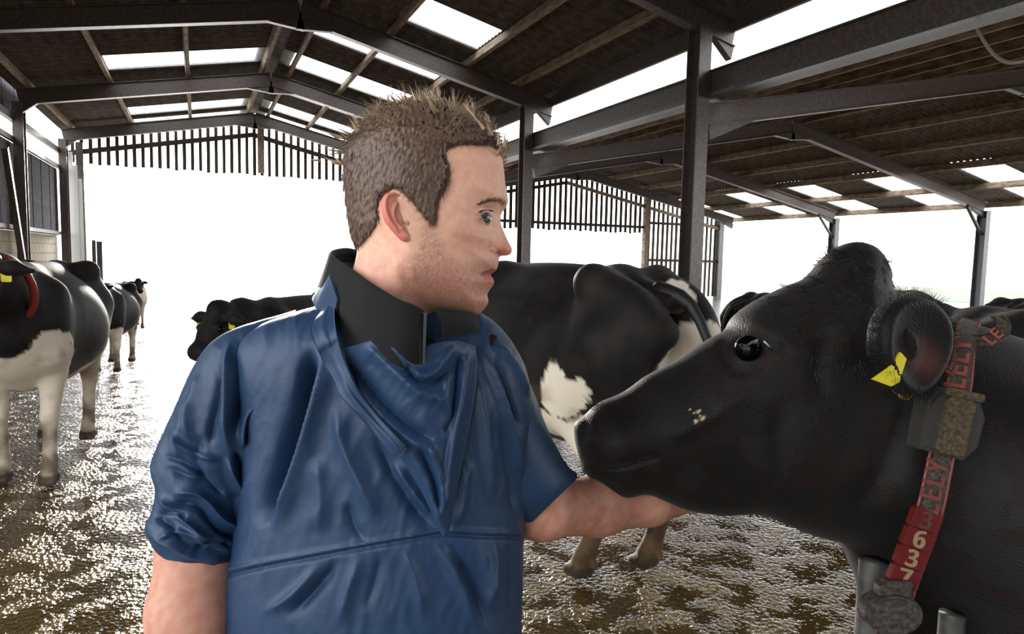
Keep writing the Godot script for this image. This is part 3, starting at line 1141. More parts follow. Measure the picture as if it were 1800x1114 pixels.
# one cow in its own axes: x forward, y up, z to its right; patches are [x, y, z, radius] of white hair on black
# pose: poll, muzzle, the swing of each leg, tail tip
func cow(called_label: String, group: String, at: Vector3, heading: Vector3, size: float, cell: float, patches: Array, pose := {}, white_legs := true, head_white := []) -> Node3D:
	var o := thing("cow", called_label, "cow", at, group)
	var x := heading.normalized()
	o.basis = Basis(x, Vector3.UP, x.cross(Vector3.UP)).scaled(Vector3.ONE * size)
	var f := Field.new(Vector3(-1.15, -0.02, -0.62), Vector3(1.75, 1.85, 0.62), cell)
	var poll: Vector3 = pose.get("poll", Vector3(1.02, 1.5, 0))
	var muz: Vector3 = pose.get("muzzle", Vector3(1.36, 1.18, 0))
	# trunk
	f.ball(Vector3(-0.02, 1.0, 0), Vector3(0.74, 0.39, 0.35), Basis(), 0.08)
	f.ball(Vector3(-0.15, 0.93, 0), Vector3(0.5, 0.36, 0.385), Basis(), 0.08)
	f.ball(Vector3(0.5, 1.03, 0), Vector3(0.32, 0.36, 0.25), Basis(), 0.1)
	f.cap(Vector3(0.42, 1.36, 0), Vector3(-0.45, 1.355, 0), 0.065, 0.07, 0.12)
	f.cap(Vector3(-0.45, 1.34, 0), Vector3(-0.78, 1.29, 0), 0.08, 0.05, 0.07)
	f.cap(Vector3(-0.5, 1.355, 0.2), Vector3(-0.5, 1.355, -0.2), 0.055, 0.055, 0.075)
	for s in [-1, 1]:
		f.cap(Vector3(-0.5, 1.36, 0.2 * s), Vector3(-0.84, 1.17, 0.12 * s), 0.07, 0.06, 0.09)
		f.ball(Vector3(-0.6, 1.05, 0.17 * s), Vector3(0.26, 0.33, 0.12), Basis(Vector3.FORWARD, -0.25), 0.09)
		f.cap(Vector3(0.48, 1.22, 0.15 * s), Vector3(0.6, 0.86, 0.17 * s), 0.11, 0.1, 0.08)
	f.cap(Vector3(0.66, 0.98, 0), Vector3(0.42, 0.72, 0), 0.15, 0.13, 0.1)
	# udder
	f.ball(Vector3(-0.44, 0.66, 0), Vector3(0.22, 0.15, 0.16), Basis(), 0.05)
	# neck and head
	var n0 := Vector3(0.55, 1.16, 0)
	var nd := (poll - n0)
	f.cap(n0, n0 + nd * 0.5, 0.24, 0.18, 0.12, Vector3(1, 1, 1.5))
	f.cap(n0 + nd * 0.5, poll - Vector3(0, 0.09, 0), 0.17, 0.115, 0.08, Vector3(1, 1, 1.25))
	var hd := (muz - poll).normalized()
	var hs := hd.cross(Vector3.UP).normalized()
	var hu := hs.cross(hd)
	f.cap(poll - hu * 0.02, poll + hd * 0.2 - hu * 0.05, 0.095, 0.115, 0.05)
	f.cap(poll + hd * 0.2 - hu * 0.05, muz - hd * 0.06, 0.112, 0.07, 0.05)
	f.cap(muz - hd * 0.05 + hs * 0.025, muz - hd * 0.05 - hs * 0.025, 0.075, 0.075, 0.03)
	f.cap(poll + hd * 0.1 - hu * 0.13, muz - hd * 0.08 - hu * 0.035, 0.06, 0.045, 0.05)
	f.ball(poll + hu * 0.04, Vector3(0.07, 0.06, 0.07), Basis(), 0.04)
	for s in [-1, 1]:
		f.ball(poll + hd * 0.17 + hs * 0.095 * s + hu * 0.01, Vector3(0.035, 0.035, 0.03), Basis(), 0.02)
		var ed: Vector3 = (hs * s * 0.95 - hd * 0.1 + Vector3.UP * pose.get("ear", -0.15)).normalized()
		f.cap(poll + hd * 0.05 + hs * 0.07 * s, poll + hd * 0.05 + ed * 0.19, 0.026, 0.052, 0.02)
		f.cap(poll + hd * 0.05 + ed * 0.18, poll + hd * 0.05 + ed * 0.3, 0.052, 0.012, 0.02)
	# legs
	var sw: Array = pose.get("legs", [0.0, 0.0, 0.0, 0.0])
	for k in 4:
		var s := -1 if k % 2 == 0 else 1
		var w: float = sw[k]
		if k < 2:
			var knee := Vector3(0.5 + w * 0.5, 0.44, 0.15 * s)
			var fet := Vector3(0.49 + w * 0.85, 0.14, 0.145 * s)
			f.cap(Vector3(0.54, 0.86, 0.17 * s), Vector3(0.47 + w * 0.2, 0.72, 0.16 * s), 0.11, 0.085, 0.06)
			f.cap(Vector3(0.47 + w * 0.2, 0.72, 0.16 * s), knee, 0.078, 0.055, 0.03)
			f.ball(knee + Vector3(0.01, 0, 0), Vector3(0.06, 0.065, 0.055), Basis(), 0.02)
			f.cap(knee, fet, 0.045, 0.042, 0.015)
			f.cap(fet, fet + Vector3(0.035, -0.065, 0), 0.05, 0.05, 0.015)
			f.cap(Vector3(fet.x + 0.03, 0.05, fet.z - 0.024), Vector3(fet.x + 0.085, 0.032, fet.z - 0.026), 0.043, 0.03, 0.008)
			f.cap(Vector3(fet.x + 0.03, 0.05, fet.z + 0.024), Vector3(fet.x + 0.085, 0.032, fet.z + 0.026), 0.043, 0.03, 0.008)
		else:
			var stifle := Vector3(-0.4 + w * 0.15, 0.82, 0.2 * s)
			var hock := Vector3(-0.72 + w * 0.5, 0.5, 0.16 * s)
			var fet := Vector3(-0.66 + w * 0.85, 0.14, 0.16 * s)
			f.cap(Vector3(-0.6, 1.08, 0.18 * s), stifle, 0.18, 0.12, 0.08)
			f.cap(stifle, hock, 0.115, 0.062, 0.05)
			f.cap(hock + Vector3(-0.02, 0.03, 0), hock, 0.06, 0.055, 0.02)
			f.cap(hock, fet, 0.053, 0.043, 0.02)
			f.cap(fet, fet + Vector3(0.035, -0.065, 0), 0.05, 0.05, 0.015)
			f.cap(Vector3(fet.x - 0.05, 0.1, fet.z), Vector3(fet.x - 0.055, 0.085, fet.z), 0.018, 0.016, 0.01)
			f.cap(Vector3(fet.x + 0.03, 0.05, fet.z - 0.024), Vector3(fet.x + 0.09, 0.032, fet.z - 0.028), 0.044, 0.03, 0.008)
			f.cap(Vector3(fet.x + 0.03, 0.05, fet.z + 0.024), Vector3(fet.x + 0.09, 0.032, fet.z + 0.028), 0.044, 0.03, 0.008)
	for k in f.f.size():                                     # flat soles
		if k / (f.nx) % f.ny < 2: f.f[k] = maxf(f.f[k], -(f.o.y + (k / f.nx % f.ny) * f.c))
	var mb := MB.new()
	mb.use_c = true
	var seedv := at.x * 3.1 + at.z * 1.7
	var paint := func(p: Vector3) -> Color:
		var e := noise.get_noise_3d(p.x * 3.2 + seedv, p.y * 3.2, p.z * 3.2 + seedv) * 0.16 + noise.get_noise_3d(p.x * 14, p.y * 14, p.z * 14) * 0.025
		var w := 0.0
		for q in patches:
			var r: float = q[3]
			w = maxf(w, 1.0 - (p - Vector3(q[0], q[1], q[2])).length() / r + e / r * 0.6)
		if white_legs and p.y < 0.62: w = maxf(w, (0.62 - p.y) * 2.0 + e)
		for q in head_white:
			w = maxf(w, 1.0 - (p - (poll + hd * q[0] + hu * q[1])).length() / q[2] + e)
		var white := smoothstep(0.02, 0.07, w)
		var c := lin(21, 19, 20).lerp(lin(228, 216, 196), white)
		c = c.lerp(lin(36, 30, 28), (1.0 - white) * clampf(0.3 + noise.get_noise_3d(p.x * 5, p.y * 5, p.z * 5) * 1.3, 0, 1) * 0.7)
		if p.distance_to(Vector3(-0.44, 0.6, 0)) < 0.2 and white > 0.3: c = c.lerp(lin(206, 158, 136), 0.6)
		# dung and mud on the legs and belly
		var dirt := clampf(smoothstep(0.62, 0.1, p.y) * 0.9 + noise.get_noise_3d(p.x * 6 + 9, p.y * 6, p.z * 6) * 0.9 - 0.15, 0, 0.9)
		c = c.lerp(lin(96, 76, 52), dirt * (1.0 if p.y < 0.9 else 0.25))
		if p.y < 0.075: c = c.lerp(lin(50, 40, 30), 0.8)
		return c
	f.mesh(mb, paint, Transform3D())
	put("body", mb.done(), M.coat, o)
	# tail
	var tb := MB.new()
	var tt: Vector3 = pose.get("tail", Vector3(-0.97, 0.5, 0))
	var tp := PackedVector3Array()
	var tr := PackedFloat32Array()
	for k in 12:
		var t := k / 11.0
		var p: Vector3 = cat([Vector3(-0.70, 1.32, 0), Vector3(-0.86, 1.29, 0), Vector3(-0.96, 1.15, 0).lerp(tt, 0.12), Vector3(-0.97, 0.95, 0).lerp(tt, 0.5), tt], t)
		tp.append(p)
		tr.append([0.055, 0.045, 0.034, 0.026, 0.022, 0.02, 0.02, 0.02, 0.026, 0.034, 0.03, 0.01][k])
	tb.tube(tp, tr, 10)
	tb.smooth()
	put("tail", tb.done(), M.black, o)
	# eyes
	for s in [-1, 1]:
		var em := SphereMesh.new()
		em.radius = 0.024
		em.height = 0.048
		em.radial_segments = 14
		em.rings = 8
		put("eye", em, M.wet_black, o, Transform3D(Basis(), poll + hd * 0.175 + hs * 0.112 * s + hu * 0.012))
	if pose.get("tag", false):
		for s in [-1, 1]:
			var ed: Vector3 = (hs * s * 0.95 - hd * 0.1 + Vector3.UP * pose.get("ear", -0.15)).normalized()
			var tm := MB.new()
			tm.box(Vector3(-0.028, -0.035, -0.003), Vector3(0.028, 0.035, 0.003), 0.006)
			put("ear_tag", tm.done(), M.tag, o, Transform3D(Basis(hs, Vector3.UP, hs.cross(Vector3.UP)).orthonormalized(), poll + hd * 0.1 + ed * 0.17))
	return o

func build_cows() -> void:
	noise.seed = 5
	noise.frequency = 1.0
	noise.fractal_octaves = 3
	M.coat = coat_mat()
	M.black = mat(Color(0.085, 0.078, 0.08), 0.6)
	M.wet_black = mat(Color(0.012, 0.012, 0.016), 0.05, 0.0, 0.3)
	M.tag = mat(Color(0.80, 0.74, 0.10), 0.45)
	var rt := Vector3(cam_b.x.x, 0, cam_b.x.z).normalized()
	var fw := -Vector3(cam_b.z.x, 0, cam_b.z.z).normalized()
	# the middle cow behind the man
	cow("large black cow standing behind the man, hip bones and tail above the near cow's muzzle", "", Vector3(1.56, 0, -3.2) + rt * 0.15, -rt * 0.58 + fw * 0.81, 1.03, 0.018,
		[[-0.56, 0.66, -0.18, 0.2], [-0.47, 0.88, -0.33, 0.13], [-0.38, 0.66, -0.28, 0.14], [-0.86, 0.95, 0.12, 0.28], [-0.72, 1.38, 0.1, 0.09], [-0.84, 0.7, 0.16, 0.3]], {"tail": Vector3(-1.12, 0.85, 0.0), "legs": [0.0, 0.1, 0.22, 0.1]}, false)
	# left cow with the tagged ear
	var lc := cow("black and white cow at the left edge, walking toward the camera with muddy white legs", "", Vector3(-1.0, 0, -5.66), Vector3(-0.05, 0, 1.0), 0.98, 0.022,
		[[0.62, 0.72, -0.1, 0.3], [0.5, 0.6, 0.16, 0.26], [0.5, 0.62, -0.2, 0.28], [-0.45, 0.66, -0.1, 0.26], [0.32, 1.42, -0.05, 0.1], [-0.1, 0.66, -0.1, 0.2]], {"poll": Vector3(1.0, 1.46, 0.06), "muzzle": Vector3(1.28, 1.12, 0.14), "tag": true, "legs": [0.1, -0.05, 0.1, -0.1]}, true, [[0.2, 0.03, 0.13]])
	var cb := MB.new()
	var ring := PackedVector3Array()
	for k in 25:
		var a := TAU * k / 24.0
		ring.append(Vector3(0.83 + 0.07 * sin(a), 1.26 + 0.2 * sin(a), 0.155 * cos(a)))
	cb.tube(ring, PackedFloat32Array([0.022]), 8, Vector3.UP, 1.0, false)
	cb.smooth()
	put("collar", cb.done(), mat(Color(0.5, 0.12, 0.08), 0.7), lc).set_meta("label", "red collar")
	cow("black cow half hidden behind the left-edge cow, only its hip showing", "", Vector3(-2.15, 0, -8.0), Vector3(-0.1, 0, 0.98), 1.02, 0.03, [[0.4, 0.6, 0, 0.2]], {"poll": Vector3(1.0, 1.3, 0), "muzzle": Vector3(1.3, 0.95, 0)})
	cow("small black heifer with white legs standing in the bright doorway light", "", Vector3(-1.0, 0, -9.9), Vector3(-0.1, 0, 1), 0.74, 0.026, [[0.5, 0.65, 0.0, 0.25], [-0.4, 0.66, 0, 0.3], [0.9, 1.4, 0, 0.05]], {"poll": Vector3(0.95, 1.42, 0.05), "muzzle": Vector3(1.25, 1.12, 0.1), "ear": 0.15}, true, [[0.1, 0.05, 0.07]])
	cow("tiny pale calf farthest away in the glare of the doorway", "", Vector3(-1.15, 0, -15.0), Vector3(0.2, 0, 1), 0.62, 0.04, [[0, 1.0, 0, 1.2]], {}, true)
	# the one behind his shoulder
	cow("dark cow peering past the man's right shoulder, one ear out sideways", "", P(530, 560, 5.3) * Vector3(1, 0, 1), -rt * 0.36 - fw * 0.93, 0.82, 0.022,
		[], {"poll": Vector3(1.02, 1.36, 0), "muzzle": Vector3(1.26, 1.0, 0.0), "tag": true, "ear": -0.22}, true)
	# the group beyond the valley posts
	cow("black and white cow behind the big valley post, a white saddle on its back", "cows beyond the valley posts", Vector3(4.0, 0, -6.3), rt * 0.9 + fw * 0.3, 0.84, 0.03, [[-0.62, 1.3, -0.1, 0.34], [-0.2, 1.0, -0.3, 0.15], [0.6, 0.7, 0, 0.3]], {"poll": Vector3(1.0, 1.2, 0), "muzzle": Vector3(1.3, 0.9, 0)}, true)
	cow("mostly white cow seen between the middle cow's tail and the post", "cows beyond the valley posts", Vector3(3.3, 0, -7.6), rt * 0.9 + fw * 0.2, 0.86, 0.03, [[-0.3, 1.1, 0, 0.75]], {"poll": Vector3(1.0, 1.1, 0), "muzzle": Vector3(1.3, 0.8, 0)}, true)
	var spots := [[5.1, -4.6, 0.86, "dark cow beyond the near cow's ear, nearest of the back row"], [6.6, -4.9, 0.87, "brownish dark cow in the back row, right of the ear"], [7.2, -3.6, 0.86, "dark cow of the back row at the right edge of the picture"]]
	for s in spots:
		cow(s[3], "dark cows in the back row", Vector3(s[0], 0, s[1]), rt * 0.95 + fw * 0.25, s[2], 0.03, [], {"poll": Vector3(1.0, 1.1, 0), "muzzle": Vector3(1.3, 0.8, 0)}, true)
	cow("black cow standing close behind the near cow's neck, only its back in view", "", Vector3(2.95, 0, -1.35), rt * 0.97 + fw * 0.15, 0.95, 0.026, [], {"poll": Vector3(1.0, 1.2, 0), "muzzle": Vector3(1.3, 0.9, 0)}, true)
	build_near_cow()

const CD := 0.95                     # depth of the near cow's middle plane
const CU := CD / FOC
var near_w: Sheet
var near_o := PackedVector2Array()
var near_t := Transform3D()

func near_z(x: float, y: float) -> float:                     # half-width of the near cow there, rounded to its outline
	var T := maxf(near_w.at(x, y), 0.0)
	var q := Vector2(x, y)
	var d := dist_sheet(near_o).at(x, y) * CU
	if d <= 0.0: return 0.0
	return sqrt(maxf(T * T - pow(maxf(T - d, 0.0), 2), 0.0))

func build_near_cow() -> void:
	var rt := Vector3(cam_b.x.x, 0, cam_b.x.z).normalized()
	var o := thing("cow", "black cow in profile resting its muzzle on the man's forearm, wearing a numbered collar", "cow", Vector3(P(2300, 800, CD).x, 0, P(2300, 800, CD).z))
	near_o = smooth_line(v2([1009, 746, 1016, 739, 1024, 733, 1031, 727, 1041, 717, 1056, 706, 1077, 698, 1098, 688, 1119, 673, 1137, 660, 1182, 637, 1218, 614, 1250, 594, 1277, 580, 1288, 561, 1299, 549, 1318, 535, 1345, 520, 1377, 505, 1412, 491, 1428, 478, 1447, 455, 1472, 434, 1502, 425, 1531, 432, 1550, 454, 1560, 484, 1557, 500, 1566, 516, 1585, 530, 1630, 548, 1690, 565, 1740, 579, 1800, 596, 1900, 606, 2050, 610, 2120, 700, 2140, 1000, 2050, 1290, 1850, 1350, 1680, 1320, 1590, 1230, 1545, 1120, 1520, 1040, 1502, 999, 1490, 972, 1478, 953, 1424, 938, 1369, 916, 1330, 902, 1280, 904, 1230, 900, 1197, 892, 1169, 880, 1145, 870, 1128, 868, 1102, 874, 1082, 871, 1061, 858, 1050, 846, 1033, 836, 1022, 826, 1020, 810, 1014, 790, 1010, 772]), 3, true)
	var pl := plate_seen([
		[1025, 760, .046], [1040, 790, .062], [1060, 820, .056], [1050, 740, .055], [1085, 760, .066], [1090, 830, .052], [1110, 700, .050], [1120, 790, .064], [1120, 850, .045], [1180, 660, .050], [1180, 720, .066], [1180, 800, .066], [1180, 860, .05],
		[1240, 610, .055], [1240, 680, .077], [1250, 770, .078], [1250, 860, .052], [1265, 640, .078],
		[1300, 560, .078], [1290, 590, .085], [1320, 575, .102], [1312, 612, .098], [1340, 620, .104], [1305, 650, .094], [1320, 720, .092], [1330, 800, .083], [1320, 880, .058],
		[1380, 530, .085], [1400, 580, .097], [1420, 650, .103], [1400, 760, .100], [1420, 850, .085], [1410, 920, .06],
		[1440, 480, .066], [1500, 450, .06], [1540, 470, .055], [1500, 520, .084], [1540, 560, .092], [1500, 640, .104], [1500, 760, .108], [1500, 880, .095], [1500, 950, .075],
		[1600, 580, .085], [1600, 700, .110], [1600, 820, .120], [1600, 940, .115], [1560, 1050, .10], [1620, 1100, .13],
		[1700, 620, .105], [1700, 750, .125], [1700, 900, .135], [1720, 1050, .14], [1720, 1200, .15], [1850, 680, .13], [1850, 850, .18], [1850, 1050, .19], [1850, 1250, .16], [2000, 700, .16], [2000, 900, .24], [2000, 1150, .22]], near_o, CU, CD)
	near_w = Sheet.new(980, 400, 2180, 1380, 4.0)
	near_w.plate(pl)
	# the eye, its lids and the folds round it
	var ec := line_seen(near_w, v2([1311, 612]), near_o, CU, CD)[0]
	near_w.dot(ec.x, ec.y, 15, 11, 20, -.009)
	near_w.stroke(line_seen(near_w, smooth_line(v2([1284, 607, 1296, 595, 1312, 590, 1328, 596, 1338, 610]), 4), near_o, CU, CD), 5.0, .012, 1.0, 0.15)
	near_w.stroke(line_seen(near_w, smooth_line(v2([1286, 612, 1297, 628, 1312, 634, 1328, 627, 1337, 616]), 4), near_o, CU, CD), 5.0, .009, 1.0, 0.15)
	near_w.stroke(line_seen(near_w, smooth_line(v2([1286, 578, 1305, 566, 1330, 566, 1350, 580]), 4), near_o, CU, CD), 9.0, .006, 1.0, 0.2)
	near_w.stroke(line_seen(near_w, smooth_line(v2([1290, 592, 1305, 580, 1325, 580]), 4), near_o, CU, CD), 5.0, -.005, 1.0, 0.2)
	near_w.stroke(line_seen(near_w, smooth_line(v2([1276, 586, 1270, 604, 1274, 630, 1284, 648]), 4), near_o, CU, CD), 5.0, -.009, 1.0, 0.2)
	near_w.stroke(line_seen(near_w, smooth_line(v2([1280, 645, 1300, 655, 1325, 648]), 4), near_o, CU, CD), 6.0, -.004, 1.0, 0.3)
	# cheek crest, jaw muscle
	near_w.stroke(line_seen(near_w, smooth_line(v2([1160, 775, 1220, 745, 1280, 705, 1330, 680]), 4), near_o, CU, CD), 16.0, .006, 1.0, 0.3)
	near_w.stroke(line_seen(near_w, smooth_line(v2([1380, 690, 1372, 770, 1385, 850, 1420, 900]), 4), near_o, CU, CD), 16.0, -.006, 1.0, 0.3)
	near_w.stroke(line_seen(near_w, smooth_line(v2([1470, 560, 1440, 640, 1450, 720]), 4), near_o, CU, CD), 14.0, -.005, 1.0, 0.3)
	near_w.stroke(line_seen(near_w, smooth_line(v2([1460, 930, 1540, 860, 1580, 760, 1590, 660]), 4), near_o, CU, CD), 22.0, -.010, 1.0, 0.3)
	# nostril, mouth
	near_w.stroke(line_seen(near_w, smooth_line(v2([1033, 738, 1031, 752, 1027, 766, 1021, 780]), 4), near_o, CU, CD), 6.0, -.016, 1.0, 0.2)
	near_w.stroke(line_seen(near_w, smooth_line(v2([1038, 730, 1039, 750, 1036, 772, 1028, 790]), 4), near_o, CU, CD), 6.0, .008, 1.0, 0.2)
	near_w.stroke(line_seen(near_w, smooth_line(v2([1020, 812, 1050, 822, 1090, 822, 1130, 812, 1165, 800]), 4), near_o, CU, CD), 4.5, -.007, 1.0, 0.15)
	near_w.stroke(line_seen(near_w, smooth_line(v2([1050, 846, 1070, 842, 1100, 850]), 4), near_o, CU, CD), 8.0, .004)
	near_t = Transform3D(cam_b, P(1400, 700, CD))
	var mb := MB.new()
	mb.use_c = true
	mb.off = o.position
	relief(mb, near_o, near_w, 1400, 700, CU, 0.0042, func(p: Vector3) -> Color:
		var q := seen(Vector2(1400 + p.x / CU, 700 - p.y / CU), absf(p.z), CD)
		var c := lin(20, 18, 19)
		c = c.lerp(lin(29, 25, 24), clampf(noise.get_noise_3d(p.x * 9, p.y * 9, p.z * 9) * 1.2 + 0.3, 0, 1))
		c = c.lerp(lin(52, 42, 36), 0.7 * exp(-q.distance_squared_to(Vector2(1318, 576)) / 300.0))
		c = c.lerp(lin(44, 30, 24), 0.7 * exp(-q.distance_squared_to(Vector2(1348, 634)) / 250.0))
		c = c.lerp(lin(46, 40, 40), 0.5 * exp(-q.distance_squared_to(Vector2(1300, 632)) / 120.0))
		if q.x < 1040: c = c.lerp(lin(22, 22, 24), 0.8)
		if noise.get_noise_2d(q.x * 0.5, q.y * 0.5) > 0.36 and q.distance_to(Vector2(1222, 728)) < 16: c = lin(190, 176, 150)
		return c, near_t)
	# the rest of its body, out of the frame to the right
	var f := Field.new(Vector3(-0.95, -0.02, -0.5), Vector3(1.15, 1.6, 0.5), 0.028)
	f.ball(Vector3(0.25, 1.0, 0), Vector3(0.8, 0.38, 0.34), Basis(), 0.08)
	f.ball(Vector3(-0.22, 1.0, 0), Vector3(0.34, 0.37, 0.25), Basis(), 0.1)
	f.cap(Vector3(-0.2, 1.32, 0), Vector3(1.0, 1.34, 0), 0.08, 0.07, 0.12)
	f.cap(Vector3(0.78, 1.34, 0.2), Vector3(0.78, 1.34, -0.2), 0.07, 0.07, 0.05)
	for s in [-1, 1]:
		f.ball(Vector3(0.85, 1.05, 0.16 * s), Vector3(0.24, 0.33, 0.12), Basis(), 0.09)
		f.cap(Vector3(-0.25, 0.86, 0.17 * s), Vector3(-0.2, 0.7, 0.16 * s), 0.12, 0.085, 0.06)
		f.cap(Vector3(-0.2, 0.7, 0.16 * s), Vector3(-0.22, 0.44, 0.15 * s), 0.078, 0.058, 0.03)
		f.cap(Vector3(-0.22, 0.44, 0.15 * s), Vector3(-0.21, 0.12, 0.15 * s), 0.048, 0.045, 0.02)
		f.cap(Vector3(-0.22, 0.06, 0.15 * s), Vector3(-0.29, 0.035, 0.15 * s), 0.06, 0.04, 0.02)
		f.cap(Vector3(0.85, 1.05, 0.18 * s), Vector3(0.66, 0.82, 0.2 * s), 0.18, 0.12, 0.08)
		f.cap(Vector3(0.66, 0.82, 0.2 * s), Vector3(0.97, 0.5, 0.17 * s), 0.115, 0.062, 0.05)
		f.cap(Vector3(0.97, 0.5, 0.17 * s), Vector3(0.92, 0.12, 0.16 * s), 0.055, 0.045, 0.02)
		f.cap(Vector3(0.9, 0.06, 0.16 * s), Vector3(0.83, 0.035, 0.16 * s), 0.06, 0.04, 0.02)
	for k in f.f.size():
		if k / (f.nx) % f.ny < 2: f.f[k] = maxf(f.f[k], -(f.o.y + (k / f.nx % f.ny) * f.c))
	var bt := Transform3D(Basis(rt, Vector3.UP, rt.cross(Vector3.UP)), o.position)
	f.mesh(mb, func(p: Vector3) -> Color:
		return lin(20, 18, 19).lerp(lin(110, 86, 56), smoothstep(0.5, 0.1, p.y) * 0.8), bt)
	put("body", mb.done(), M.coat, o)
	var off := o.position
	# eyes
	for s in [1, -1]:
		var em := SphereMesh.new()
		em.radius = 0.0172
		em.height = 0.0344
		em.radial_segments = 32
		em.rings = 20
		put("eye", em, M.wet_black, o, Transform3D(cam_b, near_t * Vector3((ec.x - 1400) * CU + (0.0 if s > 0 else 0.02), (700 - ec.y) * CU, 0.0725 * s if s > 0 else -0.062) - off))
	var rng := RandomNumberGenerator.new()
	rng.seed = 31
	# ears: cupped leaves held out from the head
	for s in [1, -1]:
		var eo := smooth_line(v2([1536, 640, 1524, 606, 1532, 566, 1560, 534, 1600, 520, 1642, 524, 1674, 546, 1690, 580, 1684, 620, 1662, 656, 1630, 684, 1596, 694, 1566, 682]), 4, true)
		var ew := Sheet.new(1500, 500, 1710, 720, 4.0)
		ew.plate(Plate.new([[1600, 610, .0], [1560, 600, .004], [1640, 600, .003], [1600, 560, .006], [1600, 660, .002], [1540, 590, .014], [1560, 545, .014], [1600, 530, .014], [1650, 535, .014], [1680, 575, .013], [1670, 630, .012], [1630, 675, .011], [1580, 685, .010], [1545, 655, .012]]))
		var b := MB.new()
		b.use_c = true
		b.off = off
		var flip := Transform3D(Basis(Vector3(1, 0, 0), Vector3(0, 1, 0), Vector3(0, 0, s)), Vector3.ZERO)
		var el := near_t.affine_inverse() * P(1604, 607, 0.755)
		var et := near_t * flip * Transform3D(Basis(Vector3.UP, 0.3) * Basis(Vector3.RIGHT, -0.1), el)
		relief(b, eo, ew, 1604, 607, CU * 0.79, 0.0035, func(p: Vector3) -> Color:
			var q := Vector2(1604 + p.x / CU / 0.79, 607 - p.y / CU / 0.79)
			return lin(17, 15, 15).lerp(lin(88, 52, 44), 0.65 * exp(-q.distance_squared_to(Vector2(1622, 632)) / 900.0) * (1.0 if p.z > 0 else 0.0)), et, 0.016)
		var st := MB.new()
		var root := near_t * Vector3((1556 - 1400) * CU, (700 - 590) * CU, 0.07 * s)
		var mid := et * Vector3(-0.018, 0.0, -0.012)
		b.use_c = true
		var k0 := b.v.size()
		b.tube(PackedVector3Array([root, root.lerp(mid, 0.6), mid]), PackedFloat32Array([.034, .03, .026]), 14)
		for k in range(k0, b.v.size()): b.c.resize(b.v.size())
		for k in range(k0, b.v.size()): b.c[k] = lin(30, 28, 28)
		b.smooth(k0)
		for k in eo.size() * 26:
			var ep := eo[rng.randi() % eo.size()] + Vector2(rng.randfn(0, 2), rng.randfn(0, 2))
			var od := (ep - Vector2(1604, 607)).normalized()
			var lp := Vector3((ep.x - 1604) * CU * 0.79, (607 - ep.y) * CU * 0.79, rng.randf_range(-0.008, 0.006))
			strand(b, et * (lp - Vector3(od.x, -od.y, 0) * 0.004), et.basis * Vector3(od.x + rng.randf_range(-0.5, 0.5), -od.y + rng.randf_range(-0.5, 0.5), rng.randf_range(-0.3, 0.6)), et.basis.z, rng.randf_range(0.007, 0.022), 0.0003, 0.0, 1.0, lin(19, 17, 17))
		put("ear", b.done(), M.coat, o)
		if s == 1:
			var tb := MB.new()
			var tg := v2([1528, 666, 1562, 646, 1585, 619, 1597, 631, 1588, 655, 1582, 672, 1566, 679])
			var tq := PackedVector2Array()
			for p in tg: tq.append(Vector2((p.x - 1560) * 0.735 / FOC, (655 - p.y) * 0.735 / FOC))
			tq.reverse()
			tb.prism(Transform3D(cam_b * Basis(Vector3.UP, 0.2), P(1560, 655, 0.735)), tq, -0.0015, 0.0015)
			var pin := MB.new()
			tb.off = off
			put("ear_tag", tb.done(), M.tag, o)
			tb = MB.new()
			tq = PackedVector2Array()
			for p in v2([1566, 684, 1608, 686, 1606, 694, 1596, 703, 1584, 700]): tq.append(Vector2((p.x - 1590) * 0.84 / FOC, (690 - p.y) * 0.84 / FOC))
			tq.reverse()
			tb.prism(Transform3D(cam_b, P(1590, 690, 0.84)), tq, -0.0015, 0.0015)
			tb.off = off
			put("ear_tag", tb.done(), M.tag, o)
	# the curled hair of the poll, brow whiskers and chin whiskers
	var hb := MB.new()
	hb.use_c = true
	hb.off = off
	var made := 0
	while made < 5200:
		var q := Vector2(rng.randf_range(1330, 1590), rng.randf_range(424, 640))
		if not in_poly(q, near_o): continue
		var keep := exp(-pow((q.x - 1500) / 85.0, 2) - pow((q.y - 470) / 75.0, 2))
		if rng.randf() > keep + 0.12: continue
		var z := near_z(q.x, q.y)
		var p := near_t * Vector3((q.x - 1400) * CU, (700 - q.y) * CU, z * (1.0 if rng.randf() < 0.8 else -1.0))
		var flow := Vector2(-0.75, 0.6).rotated(noise.get_noise_2d(q.x * 0.03, q.y * 0.03) * 2.5 + rng.randf_range(-0.4, 0.4))
		var nrm := (p - near_t * Vector3((q.x - 1400) * CU, (700 - q.y) * CU - 0.03, 0)).normalized()
		strand(hb, p - nrm * 0.001, cam_b * Vector3(flow.x, -flow.y, rng.randf_range(-0.3, 0.3)), nrm, rng.randf_range(0.01, 0.022), 0.0004, rng.randf_range(0.05, 0.35), 1.4, lin(24, 22, 23).lerp(lin(60, 52, 50), rng.randf()))
		made += 1
	for k in 130:
		var chin := k > 50
		var q := Vector2(rng.randf_range(1016, 1062), rng.randf_range(790, 850)) if chin else Vector2(rng.randf_range(1040, 1062), rng.randf_range(704, 722))
		if not in_poly(q, near_o): continue
		var z := near_z(q.x, q.y) * rng.randf_range(-0.3, 1.0)
		var p := near_t * Vector3((q.x - 1400) * CU, (700 - q.y) * CU, z)
		var d := Vector3(-0.8, rng.randf_range(-0.6, 0.1), rng.randf_range(0, 0.6)) if chin else Vector3(-0.75, 0.65, rng.randf_range(-0.2, 0.3))
		strand(hb, p, cam_b * d, cam_b.y, rng.randf_range(0.012, 0.03), 0.00026, rng.randf_range(-0.2, 0.2), 1.0, lin(60, 44, 36))
